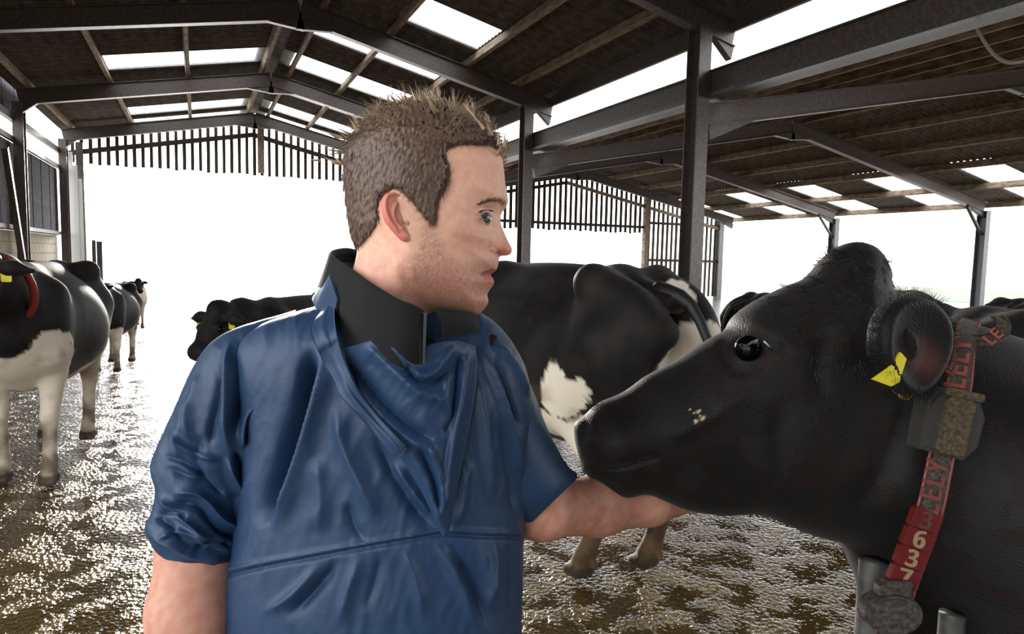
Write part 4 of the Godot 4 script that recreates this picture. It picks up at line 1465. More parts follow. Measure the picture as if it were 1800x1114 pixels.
	for k in 44:
		var t := k / 43.0
		var lp: Vector2 = cat([Vector2(1290, 606), Vector2(1300, 597), Vector2(1314, 594), Vector2(1328, 600), Vector2(1335, 611)], t)
		var dq := line_seen(near_w, PackedVector2Array([lp]), near_o, CU, CD)[0]
		strand(hb, near_t * Vector3((dq.x - 1400) * CU, (700 - dq.y) * CU, near_w.at(dq.x, dq.y)), cam_b * Vector3(lerpf(-0.7, 0.2, t), -0.4, 0.8), cam_b.y, rng.randf_range(0.012, 0.018), 0.00035, 0.1, 1.0, lin(20, 17, 16))
	for e in [[1566, 517, 8, -4], [1572, 522, 6, 5], [1560, 512, 9, 2], [1514, 428, 5, 2], [1551, 464, 3, 6]]:
		var a := near_t * Vector3((e[0] - 1400) * CU, (700 - e[1]) * CU, 0.02)
		strand(hb, a, cam_b * Vector3(e[2], e[3], 2), cam_b.y, 0.009, 0.0009, 0.1, 1.0, lin(206, 172, 96))
	put("hair", hb.done(), M.hairm, o).set_meta("kind", "stuff")
	build_collar()

func build_collar() -> void:
	var o := thing("cow_collar", "worn grey webbing collar with red lettering, box and red number blocks on the near cow", "collar", P(1680, 640, 0.84))
	var off := o.position
	var web := mat(Color(0.34, 0.31, 0.28), 0.9)
	web.albedo_texture = noise_tex(0.05, [[0.3, Color(0.6, 0.57, 0.52)], [0.7, Color(1, 1, 1)]], 256, 4, FastNoiseLite.TYPE_SIMPLEX_SMOOTH, 51)
	web.heightmap_enabled = true
	web.heightmap_texture = noise_tex(0.25, grey(0, 1), 256, 2, FastNoiseLite.TYPE_SIMPLEX_SMOOTH, 52)
	web.heightmap_scale = 0.05
	tri(web, Vector3(16, 16, 16))
	var red := mat(Color(0.55, 0.27, 0.24), 0.9)
	var edge := mat(Color(0.55, 0.27, 0.25), 0.85)
	# strap round the neck
	var l := pp([1690, 562, .93, 1684, 572, .865, 1676, 620, .815, 1664, 680, .793, 1650, 740, .787, 1634, 800, .785, 1609, 905, .785, 1560, 1040, .79, 1540, 1120, .83, 1560, 1180, .95])
	var r := pp([1722, 570, .93, 1717, 580, .865, 1712, 625, .815, 1706, 685, .793, 1692, 745, .787, 1676, 806, .785, 1652, 918, .785, 1605, 1050, .79, 1590, 1130, .83, 1610, 1190, .95])
	# down the far side and back up to the crest
	for e in [[1640, 1160, 1.09], [1680, 900, 1.115], [1700, 700, 1.09], [1700, 600, 1.02]]:
		l.append(P(e[0] - 18, e[1], e[2]))
		r.append(P(e[0] + 18, e[1], e[2]))
	l.append(l[0] + cam_b.y * 0.002)
	r.append(r[0] + cam_b.y * 0.002)
	var W := 9
	var H := 150
	var pts := PackedVector3Array()
	for j in H:
		for i in W:
			pts.append((cat(l, float(j) / (H - 1)) as Vector3).lerp(cat(r, float(j) / (H - 1)), float(i) / (W - 1)))
	var sm := MB.new()
	cloth(sm, pts, W, H, 0.003)
	sm.smooth()
	sm.off = off
	put("strap", sm.done(), web, o)
	var em := MB.new()
	for i in [0, W - 1]:
		var path := PackedVector3Array()
		for j in int(H * 0.6): path.append(pts[j * W + i] + (EYE - pts[j * W + i]).normalized() * 0.003)
		em.tube(path, PackedFloat32Array([0.0016]), 5)
	em.smooth()
	em.off = off
	put("strap_edge", em.done(), edge, o)
	# the loose end that curls up behind
	var cl := pp([1712, 590, .84, 1735, 586, .83, 1752, 574, .82, 1750, 562, .815, 1741, 556, .82])
	var cr := pp([1714, 606, .845, 1742, 606, .835, 1770, 594, .825, 1778, 572, .815, 1765, 556, .81])
	pts = PackedVector3Array()
	W = 6
	H = 40
	for j in H:
		for i in W:
			pts.append((cat(cl, float(j) / (H - 1)) as Vector3).lerp(cat(cr, float(j) / (H - 1)), float(i) / (W - 1)))
	var lm := MB.new()
	cloth(lm, pts, W, H, 0.003)
	lm.smooth()
	lm.off = off
	put("strap_end", lm.done(), web, o)
	# lettering
	letters(o, off, "LELY", P(1684, 640, 0.797), P(1676, 690, .788), 0.0215, red, false)
	letters(o, off, "LELY", P(1640, 855, 0.778), P(1630, 905, .778), 0.0215, mat(Color(0.36, 0.17, 0.15), 0.9), false)
	letters(o, off, "LE", P(1745, 592, 0.822), P(1736, 600, 0.824), 0.014, mat(Color(0.5, 0.24, 0.21), 0.9), true)
	# transponder box
	var z := cam_b.z
	var up := (P(1680, 640, .78) - P(1645, 800, .78)).normalized()
	var side := up.cross(z).normalized()
	var bt := Transform3D(Basis(side, up, side.cross(up)), P(1672, 743, 0.772))
	var bm := MB.new()
	var u := 0.772 / FOC
	var q := PackedVector2Array([Vector2(-50, -56) * u, Vector2(30, -60) * u, Vector2(50, -32) * u, Vector2(52, 20) * u, Vector2(34, 54) * u, Vector2(-38, 58) * u, Vector2(-52, 30) * u])
	bm.prism(bt, q, -0.022, 0.004)
	var q2 := PackedVector2Array()
	for p in q: q2.append(p * 0.88)
	bm.prism(bt, q2, 0.004, 0.0075)
	bm.off = off
	var shell := mat(Color(0.2, 0.195, 0.185), 0.45)
	put("transponder_box", bm.done(), shell, o)
	var fm := MB.new()
	fm.box(Vector3(-26 * u, -54 * u, 0.004), Vector3(24 * u, 46 * u, 0.012), 0.004, bt)
	fm.box(Vector3(-34 * u, 46 * u, 0.002), Vector3(34 * u, 60 * u, 0.014), 0.002, bt)
	fm.off = off
	var mud := mat(Color(0.33, 0.29, 0.2), 0.85)
	mud.albedo_texture = web.albedo_texture
	put("box_plate", fm.done(), tri(mud, Vector3(12, 12, 12)), o)
	# number blocks
	var red_p := mat(Color(0.36, 0.075, 0.08), 0.45)
	var digits := ["3", "6", "3", "7"]
	var a0 := P(1627, 905, 0.775)
	var a1 := P(1580, 1030, 0.775)
	var dn := (a1 - a0).normalized()
	var sd := dn.cross(z).normalized() * -1.0
	var len := a0.distance_to(a1) / 3.55
	for k in 4:
		var c := a0 + dn * (len * (k * 0.94 + 0.22))
		var t := Transform3D(Basis(sd, -dn, sd.cross(-dn)), c)
		if t.basis.z.dot(z) < 0: t.basis = Basis(-sd, -dn, (-sd).cross(-dn))
		var nb := MB.new()
		nb.box(Vector3(-0.0165, -len * 0.455, -0.004), Vector3(0.0165, len * 0.455, 0.004), 0.0025, t)
		nb.box(Vector3(-0.0165, -len * 0.455, 0.004), Vector3(-0.0135, len * 0.455, 0.0055), 0.0, t)
		nb.box(Vector3(0.0135, -len * 0.455, 0.004), Vector3(0.0165, len * 0.455, 0.0055), 0.0, t)
		nb.off = off
		var bo := put("number_block", nb.done(), red_p, o)
		var tm := TextMesh.new()
		tm.text = digits[k]
		tm.font_size = 64
		tm.pixel_size = 0.00043
		tm.depth = 0.0016
		var sf := SystemFont.new()
		sf.font_names = PackedStringArray(["Droid Sans"])
		sf.font_weight = 700
		tm.font = sf
		tm.horizontal_alignment = HORIZONTAL_ALIGNMENT_CENTER
		put("numeral", tm, mat(Color(0.52, 0.44, 0.33) if k > 0 else Color(0.3, 0.17, 0.13), 0.8), bo, Transform3D(t.basis * Basis(Vector3.BACK, 0.12), t * Vector3(0, 0, 0.0048) - off))
	# strap loop over the blocks and the oval weight
	var iron := mat(Color(0.33, 0.31, 0.3), 0.5, 0.2)
	iron.albedo_texture = web.albedo_texture
	tri(iron, Vector3(10, 10, 10))
	var wm := MB.new()
	var wc := P(1566, 1076, 0.772)
	var oval := PackedVector2Array()
	for k in 40:
		var a := TAU * k / 40.0
		oval.append(Vector2(cos(a) * 51, sin(a) * 36) * u)
	var wt := Transform3D(cam_b * Basis(Vector3.BACK, -0.05), wc)
	for st in [[1.0, -0.012, 0.006], [0.94, 0.006, 0.009], [0.8, 0.009, 0.011]]:
		var ov := PackedVector2Array()
		for p in oval: ov.append(p * st[0])
		wm.prism(wt, ov, st[1], st[2])
	wm.box(Vector3(-26 * u, 26 * u, -0.008), Vector3(28 * u, 52 * u, 0.006), 0.003, wt)
	wm.box(Vector3(-20 * u, 48 * u, -0.004), Vector3(30 * u, 60 * u, 0.009), 0.004, wt)
	wm.off = off
	put("weight", wm.done(), iron, o)
	# galvanised uprights of the barrier in front of its chest
	var gp := MB.new()
	var foot := P(1536, 1200, 0.828)
	foot.y = 0.0
	var top := P(1537, 985, 0.828)
	var pts2 := PackedVector3Array()
	for k in 9: pts2.append(Vector3(foot.x, lerpf(0, top.y, k / 8.0), foot.z).lerp(Vector3(top.x, lerpf(0, top.y, k / 8.0), top.z), k / 8.0))
	gp.tube(pts2, PackedFloat32Array([0.0175]), 20)
	gp.smooth()
	tag(put("barrier_post", gp.done(), M.post), "grey galvanised tube post in front of the near cow's chest, left of the oval weight", "post", "tube posts by the near cow")
	var gp2 := MB.new()
	foot = P(1672, 1200, 0.80)
	foot.y = 0.0
	top = P(1674, 1078, 0.80)
	gp2.tube(PackedVector3Array([foot, Vector3(top.x, top.y, top.z)]), PackedFloat32Array([0.014]), 16)
	gp2.smooth()
	tag(put("barrier_post", gp2.done(), M.post), "thin galvanised tube post under the near cow's neck, right of the weight", "post", "tube posts by the near cow")

func letters(parent: Node, off: Vector3, text: String, mid: Vector3, down: Vector3, high: float, m: Material, _flat: bool) -> void:
	var tm := TextMesh.new()
	tm.text = text
	tm.font_size = 64
	tm.pixel_size = high / 47.0
	tm.depth = 0.0012
	var sf := SystemFont.new()
	sf.font_names = PackedStringArray(["Droid Sans"])
	sf.font_weight = 800
	tm.font = sf
	tm.horizontal_alignment = HORIZONTAL_ALIGNMENT_CENTER
	var x := (mid - down).normalized()                       # it reads upwards
	var z := ((EYE - mid).normalized() - x * x.dot((EYE - mid).normalized())).normalized()
	put("lettering", tm, m, parent, Transform3D(Basis(x, z.cross(x), z), mid + z * 0.003 - off))

# ------------------------------------------------------------------ the farmer
const HD := 0.77                     # depth of the middle plane of his head
const HU := HD / FOC                 # metres to a pixel there
var head_t := Transform3D()
var person: Node3D
var skin_pts := []                   # head surface, for the hair

func lin(r: float, g: float, b: float) -> Color:
	return Color(r / 255.0, g / 255.0, b / 255.0).srgb_to_linear()

func head_outline() -> PackedVector2Array:
	return smooth_line(v2([881, 276, 886, 300, 888.5, 325, 892, 342, 893.5, 354, 890, 363, 883, 373, 879.5, 383, 881, 394, 886, 407, 892, 421, 898.5, 433, 900.5, 440, 897, 447, 888, 449.5, 879, 450.5, 877, 458, 875, 468, 871, 476, 864, 481, 862.5, 484, 866, 488, 868.5, 494, 867, 501, 861, 509.5, 856.5, 518, 858.5, 527, 857, 535, 850, 544, 842, 551.5, 833, 554, 812, 552, 785, 549, 766, 551, 752, 560, 745, 580, 742, 610, 745, 650, 700, 668, 640, 650, 598, 610, 606, 540, 618, 490, 626, 462, 630, 440, 624, 415, 619, 380, 614, 345, 612, 310, 616, 280, 630, 252, 655, 226, 690, 206, 735, 197, 780, 204, 825, 224, 860, 248]), 4, true)

func build_head(mb: MB) -> void:
	var out := head_outline()
	var pl := plate_seen([
		# cranium
		[735, 197, .074], [735, 240, .074], [690, 260, .075], [660, 300, .074], [700, 320, .076], [740, 310, .074], [620, 300, .068], [640, 370, .066], [790, 230, .070], [850, 260, .066],
		# forehead and temple
		[860, 300, .063], [830, 290, .066], [800, 310, .0655], [790, 340, .065], [885, 320, .055], [868, 335, .058],
		# brow, socket
		[884, 352, .040], [868, 349, .053], [848, 350, .058], [830, 358, .060], [815, 370, .0625], [870, 364, .042], [884, 366, .020], [855, 366, .047], [840, 368, .053],
		[852, 381, .0425], [838, 380, .049], [866, 380, .0345], [860, 381, .039], [828, 385, .057],
		# nose
		[876, 383, .0095], [872, 392, .015], [879, 396, .0085], [884, 408, .0095], [876, 410, .0145], [890, 423, .011], [880, 424, .0155], [896, 438, .0105], [886, 438, .0145], [874, 437, .0185], [864, 439, .0195], [888, 447, .009], [874, 447, .0145],
		# cheek
		[860, 398, .033], [862, 415, .0275], [858, 428, .027], [850, 440, .034], [845, 405, .045], [845, 420, .044], [825, 405, .058], [805, 405, .064], [780, 400, .067], [760, 400, .069], [820, 430, .053], [800, 440, .0585], [770, 440, .065],
		# mouth
		[870, 457, .019], [862, 462, .0255], [866, 475, .0175], [856, 481, .0235], [846, 482, .031], [836, 475, .040], [864, 494, .019], [856, 497, .026], [858, 506, .022], [840, 500, .037], [820, 480, .049], [820, 510, .046],
		# chin and jaw
		[852, 522, .023], [850, 535, .024], [838, 545, .026], [835, 525, .036], [815, 535, .042], [795, 520, .051], [780, 540, .0475], [760, 500, .061], [755, 535, .053], [740, 470, .0685], [722, 490, .064], [715, 440, .070], [700, 400, .072],
		# neck
		[690, 470, .061], [650, 440, .058], [640, 480, .054], [680, 530, .060], [730, 550, .052], [640, 560, .062], [700, 610, .064], [660, 640, .066], [740, 620, .055]], out, HU, HD)
	var w := Sheet.new(590, 185, 910, 675, 1.6)
	w.plate(pl)
	var e := Vector2.ZERO
	# eye opening and lids
	e = line_seen(w, v2([851, 380.3]), out, HU, HD)[0]
	w.dot(e.x, e.y, 9.0, 2.7, 6, -.0070)
	w.stroke(line_seen(w, smooth_line(v2([834, 378.5, 840, 374.2, 848, 371.6, 856, 371.4, 863, 375]), 4), out, HU, HD), 2.6, .0052, 1.0, 0.2)
	w.stroke(line_seen(w, smooth_line(v2([836, 382.5, 842, 387, 850, 390, 857, 389.5, 862, 386]), 4), out, HU, HD), 2.6, .0040, 1.0, 0.2)
	w.stroke(line_seen(w, smooth_line(v2([832, 372, 842, 366.5, 852, 364.5, 862, 366]), 4), out, HU, HD), 2.2, -.0026, 1.0, 0.3)
	w.stroke(line_seen(w, smooth_line(v2([838, 392, 848, 397, 858, 395]), 4), out, HU, HD), 3.0, -.0016, 1.0, 0.3)
	# crow's feet, cheek creases
	w.stroke(line_seen(w, v2([833, 382, 824, 386, 817, 392]), out, HU, HD), 1.6, -.0009)
	w.stroke(line_seen(w, v2([832, 377, 822, 376, 815, 377]), out, HU, HD), 1.6, -.0009)
	w.stroke(line_seen(w, smooth_line(v2([864, 425, 857, 440, 848, 455, 842, 470]), 4), out, HU, HD), 5.0, -.0014, 1.0, 0.3)
	w.stroke(line_seen(w, v2([862, 402, 870, 408, 877, 414]), out, HU, HD), 1.3, -.0008)
	# brow ridge
	w.stroke(line_seen(w, smooth_line(v2([838, 353, 855, 349, 872, 351, 884, 356]), 4), out, HU, HD), 7.0, .0028, 1.0, 0.3)
	# nostril and wing
	w.stroke(line_seen(w, smooth_line(v2([863, 431, 859.5, 437, 861.5, 443, 868, 444.5]), 4), out, HU, HD), 2.0, -.0042, 1.0, 0.25)
	w.stroke(line_seen(w, smooth_line(v2([867, 433, 864.5, 438, 867, 441.5, 875, 440]), 4), out, HU, HD), 3.6, .0035, 1.0, 0.3)
	w.stroke(line_seen(w, smooth_line(v2([870, 444.8, 877, 443.2, 884, 445.5]), 4), out, HU, HD), 1.9, -.0065, 1.0, 0.25)
	# lips
	w.stroke(line_seen(w, smooth_line(v2([845, 481.5, 853, 481, 861, 482.5, 866, 483.5]), 4), out, HU, HD), 1.8, -.0062, 1.0, 0.12)
	w.stroke(line_seen(w, smooth_line(v2([848, 477.5, 857, 475.5, 866, 474, 871, 474]), 4), out, HU, HD), 2.6, .0022, 1.0, 0.2)
	w.stroke(line_seen(w, smooth_line(v2([848, 486, 856, 489, 862, 493, 867, 496]), 4), out, HU, HD), 3.6, .0026, 1.0, 0.2)
	e = line_seen(w, v2([843, 482]), out, HU, HD)[0]
	w.dot(e.x, e.y, 4, 4, 0, -.002)
	# neck cord, jaw edge
	w.stroke(line_seen(w, smooth_line(v2([690, 440, 700, 490, 722, 545, 738, 590]), 4), out, HU, HD), 11.0, .004, 1.0, 0.3)
	w.stroke(line_seen(w, smooth_line(v2([722, 455, 728, 495, 760, 532, 800, 546, 835, 548]), 4), out, HU, HD), 8.0, .0025, 1.0, 0.2)
	head_t = Transform3D(cam_b, P(750, 400, HD))
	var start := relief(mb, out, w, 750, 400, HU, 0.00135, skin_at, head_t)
	head_w = w
	# ears
	var el := ear_mesh()
	var ec := drawn(Vector2(697, 381), 0.075, HD)
	for side in [1, -1]:
		var et := head_t * Transform3D(Basis(Vector3(1, 0, 0), Vector3(0, 1, 0), Vector3(0, 0, side)), Vector3.ZERO) * Transform3D(Basis(Vector3.UP, deg_to_rad(24)) * Basis(Vector3.RIGHT, deg_to_rad(-6)), Vector3((ec.x - 750) * HU, (400.0 - ec.y) * HU, 0.0735)).scaled_local(Vector3.ONE * 0.91)
		var k0 := mb.v.size()
		for k in el.v.size():
			mb.vert(et * el.v[k], et.basis * el.n[k], el.c[k])
		for k in range(0, el.i.size(), 3):
			mb.i.append_array(PackedInt32Array([k0 + el.i[k], k0 + el.i[k + 1 if side > 0 else k + 2], k0 + el.i[k + 2 if side > 0 else k + 1]]))

var head_w: Sheet
var ear_lines := []

func ear_mesh() -> MB:
	var b := MB.new()
	b.use_c = true
	var out := smooth_line(v2([690, 337.5, 700, 339, 707, 343, 714, 350, 721, 362, 726, 376, 727, 392, 722, 400, 720, 412, 720, 420, 714, 424, 706, 422.5, 698, 416, 688, 405, 677, 391, 671, 374, 671, 356, 677, 343]), 4, true)
	var w := Sheet.new(660, 325, 740, 435, 1.0)
	w.plate(Plate.new([[690, 345, .0035], [715, 360, .002], [724, 385, .0005], [680, 375, .004], [700, 375, .001], [712, 390, .0005], [700, 410, .0035], [712, 415, .003], [690, 400, .004], [722, 410, .001]]))
	w.stroke(smooth_line(v2([718, 362, 710, 349, 700, 342, 689, 341, 679, 346, 674.5, 358, 675, 374, 681, 389, 690, 401, 699, 412]), 4), 3.3, .0048, 1.0, 0.1)      # helix
	w.stroke(smooth_line(v2([683, 352, 681, 368, 686, 384, 694, 395, 702, 399]), 4), 2.2, -.0012, 1.0, 0.2)                                            # furrow
	w.stroke(smooth_line(v2([703, 355, 694, 362, 690, 374, 692, 386, 699, 395, 706, 398]), 4), 3.2, .0042, 1.0, 0.2)                                    # antihelix
	w.dot(702, 378, 7, 13, 10, -.0055)                                                                                                            # concha
	w.stroke(smooth_line(v2([706, 352, 705, 362, 700, 367]), 4), 3.0, -.0025)
	w.dot(714, 392, 5, 6, 0, .0055)                                                                                                               # tragus
	w.stroke(smooth_line(v2([706, 388, 711, 397, 715, 402]), 4), 2.2, -.0055, 1.0, 0.2)
	w.dot(704, 402, 6, 4, 20, .0042)
	w.dot(710, 414, 8, 7, 0, .0025)
	relief(b, out, w, 697, 381, HU, 0.0009, func(p: Vector3) -> Color:
		var q := Vector2(697 + p.x / HU, 381 - p.y / HU)
		var edge := poly_dist(q, out)
		var c := lin(206, 142, 122)
		c = c.lerp(lin(212, 118, 112), clampf(1.0 - edge / 9.0, 0, 1) * (0.85 if q.x < 706 else 0.3))
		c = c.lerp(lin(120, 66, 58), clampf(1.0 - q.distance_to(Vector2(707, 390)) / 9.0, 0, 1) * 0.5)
		return c, Transform3D(), 0.003)
	return b

var stub_poly := PackedVector2Array()
var hair_poly := PackedVector2Array()

func soft_in(p: Vector2, poly: PackedVector2Array, soft: float) -> float:      # 0 outside, 1 inside, soft over the border
	var d := poly_dist(p, poly)
	return smoothstep(-soft, soft, d if in_poly(p, poly) else -d)

func skin_at(p: Vector3) -> Color:
	var q := seen(Vector2(750 + p.x / HU, 400 - p.y / HU), absf(p.z), HD)
	var c := lin(232, 186, 160)
	var n := noise.get_noise_3d(p.x * 900, p.y * 900, p.z * 900)
	var n2 := noise.get_noise_3d(p.x * 90 + 7, p.y * 90, p.z * 90)
	c = c.lerp(lin(196, 128, 112), clampf(n2 * 0.35 + 0.2, 0, 0.5))
	c = c.lerp(lin(208, 130, 114), 0.4 * exp(-q.distance_squared_to(Vector2(830, 420)) / 900.0))
	c = c.lerp(lin(198, 104, 98), 0.6 * exp(-q.distance_squared_to(Vector2(888, 437)) / 260.0))
	c = c.lerp(lin(226, 160, 140), 0.5 * exp(-q.distance_squared_to(Vector2(860, 300)) / 900.0))
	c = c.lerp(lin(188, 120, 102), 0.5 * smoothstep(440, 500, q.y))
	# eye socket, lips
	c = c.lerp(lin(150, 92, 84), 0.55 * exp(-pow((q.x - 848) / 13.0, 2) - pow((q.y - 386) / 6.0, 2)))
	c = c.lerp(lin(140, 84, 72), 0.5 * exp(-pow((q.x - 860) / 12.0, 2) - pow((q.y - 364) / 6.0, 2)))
	if q.x > 838 and q.y > 465 and q.y < 510:
		var up := soft_in(q, lip_up, 1.2)
		var lo := soft_in(q, lip_lo, 1.2)
		c = c.lerp(lin(176, 84, 86), up * 0.9)
		c = c.lerp(lin(206, 110, 114), lo * 0.9)
		c = c.lerp(lin(70, 28, 26), 0.85 * exp(-pow((q.y - 481.5 - (q.x - 845) * 0.08) / 1.6, 2)) * smoothstep(841, 846, q.x))
	# nostril
	c = c.lerp(lin(90, 34, 36), 0.8 * exp(-pow((q.x - 877) / 6.5, 2) - pow((q.y - 445) / 2.2, 2)))
	# stubble
	if q.y > 380:
		var s := soft_in(q, stub_poly, 14.0)
		var spk := noise.get_noise_3d(p.x * 2600, p.y * 1500, p.z * 2600)
		c = c.lerp(lin(122, 86, 70), s * clampf(0.36 + n * 0.25 + spk * 0.5, 0, 0.8))
	# scalp under the hair
	if q.y < 445:
		c = c.lerp(lin(84, 60, 50), soft_in(q, hair_poly, 5.0) * 0.92)
	# moles
	c = c.lerp(lin(70, 42, 36), exp(-q.distance_squared_to(Vector2(809, 490)) / 2.0))
	return c

var lip_up := PackedVector2Array()
var lip_lo := PackedVector2Array()
var noise := FastNoiseLite.new()

func strand(mb: MB, a: Vector3, dir: Vector3, up: Vector3, l: float, r: float, lift: float, curl: float, col: Color) -> void:
	var k0 := mb.v.size()
	var d := dir.normalized()
	var p := a
	var pts := []
	for k in 4:
		pts.append(p)
		var t := (k + 0.5) / 3.0
		p += (d + up * (lift * (1.0 - t * curl))).normalized() * l / 3.0
	for k in 4:
		var t := k / 3.0
		var ax: Vector3 = (pts[mini(k + 1, 3)] - pts[maxi(k - 1, 0)]).normalized()
		var s := ax.cross(up).normalized()
		if s.length() < 0.5: s = ax.cross(Vector3.RIGHT).normalized()
		var o := ax.cross(s)
		var rr := r * (1.0 - 0.85 * t * t)
		for e in 3:
			var an := TAU * e / 3.0
			var m := s * cos(an) + o * sin(an)
			mb.vert(pts[k] + m * rr, m, col)
	for k in 3:
		for e in 3:
			var i0 := k0 + k * 3 + e
			var i1 := k0 + k * 3 + (e + 1) % 3
			mb.i.append_array(PackedInt32Array([i0, i0 + 3, i1, i1, i0 + 3, i1 + 3]))

func build_person() -> void:
	lip_up = smooth_line(v2([844, 480.5, 850, 476.5, 858, 473.5, 866, 471.5, 872, 473, 872, 477, 866, 481, 856, 481, 848, 481.5]), 3, true)
	lip_lo = smooth_line(v2([844, 482, 851, 482.5, 859, 482, 866, 486, 870, 493, 868, 500, 861, 498, 854, 493, 848, 487]), 3, true)
	stub_poly = v2([742, 398, 762, 396, 775, 425, 795, 455, 815, 470, 835, 462, 850, 458, 872, 452, 880, 458, 872, 480, 872, 500, 862, 540, 840, 560, 760, 560, 700, 520, 712, 470, 730, 440])
	hair_poly = smooth_line(v2([888, 262, 862, 256, 836, 253, 808, 254, 790, 259, 780, 272, 789, 296, 784, 325, 770, 352, 766, 391, 752, 389, 737, 372, 718, 348, 690, 332, 666, 356, 664, 392, 646, 424, 626, 439, 600, 440, 580, 300, 640, 180, 740, 140, 860, 160, 900, 240]), 3, true)
	person = thing("person", "man in blue rolled-sleeve smock and black fleece collar, reaching under the near cow's jaw", "person", Vector3(P(690, 600, 0.82).x, 0, P(690, 600, 0.82).z))
	var mb := MB.new()
	mb.use_c = true
	mb.off = person.position
	build_head(mb)
	build_arms(mb)
	var m := mat(Color.WHITE, 0.56, 0.0, 0.4)
	m.vertex_color_use_as_albedo = true
	m.heightmap_enabled = true
	m.heightmap_texture = noise_tex(0.11, grey(0.2, 0.8), 256, 3, FastNoiseLite.TYPE_SIMPLEX_SMOOTH, 21)
	m.heightmap_scale = 0.03
	tri(m, Vector3(22, 22, 22))
	m.subsurf_scatter_enabled = true
	m.subsurf_scatter_strength = 0.12
	M.skin = m
	put("body", mb.done(), m, person)
	build_eye()
	build_hair()
	build_clothes()

func build_eye() -> void:
	for side in [1, -1]:
		var ec := drawn(Vector2(845.5, 380.5), 0.0375, HD)
		var c := Vector3((ec.x - 750) * HU, (400 - ec.y) * HU, 0.0262 * side)
		var mb := MB.new()
		mb.use_c = true
		var pts := PackedVector3Array()
		var look := Vector3(0.62, -0.02, 0.78 * side).normalized()
		for j in 25:
			for k in 36:
				var th := PI * j / 24.0
				var ph := TAU * k / 36.0
				var d := Vector3(sin(th) * cos(ph), cos(th), sin(th) * sin(ph))
				pts.append(head_t * (c + d * 0.0112))
				var a := acos(clampf(d.dot(look), -1, 1))
				mb.c.append(lin(12, 10, 10) if a < 0.2 else (lin(84, 84, 66) if a < 0.46 else (lin(40, 40, 34) if a < 0.54 else lin(168, 148, 140))))
		var off := person.position
		for k in pts.size(): pts[k] -= off
		mb.grid(36, 25, pts, true)
		mb.smooth()
		var m := mat(Color.WHITE, 0.08)
		m.vertex_color_use_as_albedo = true
		put("eye", mb.done(), m, person)

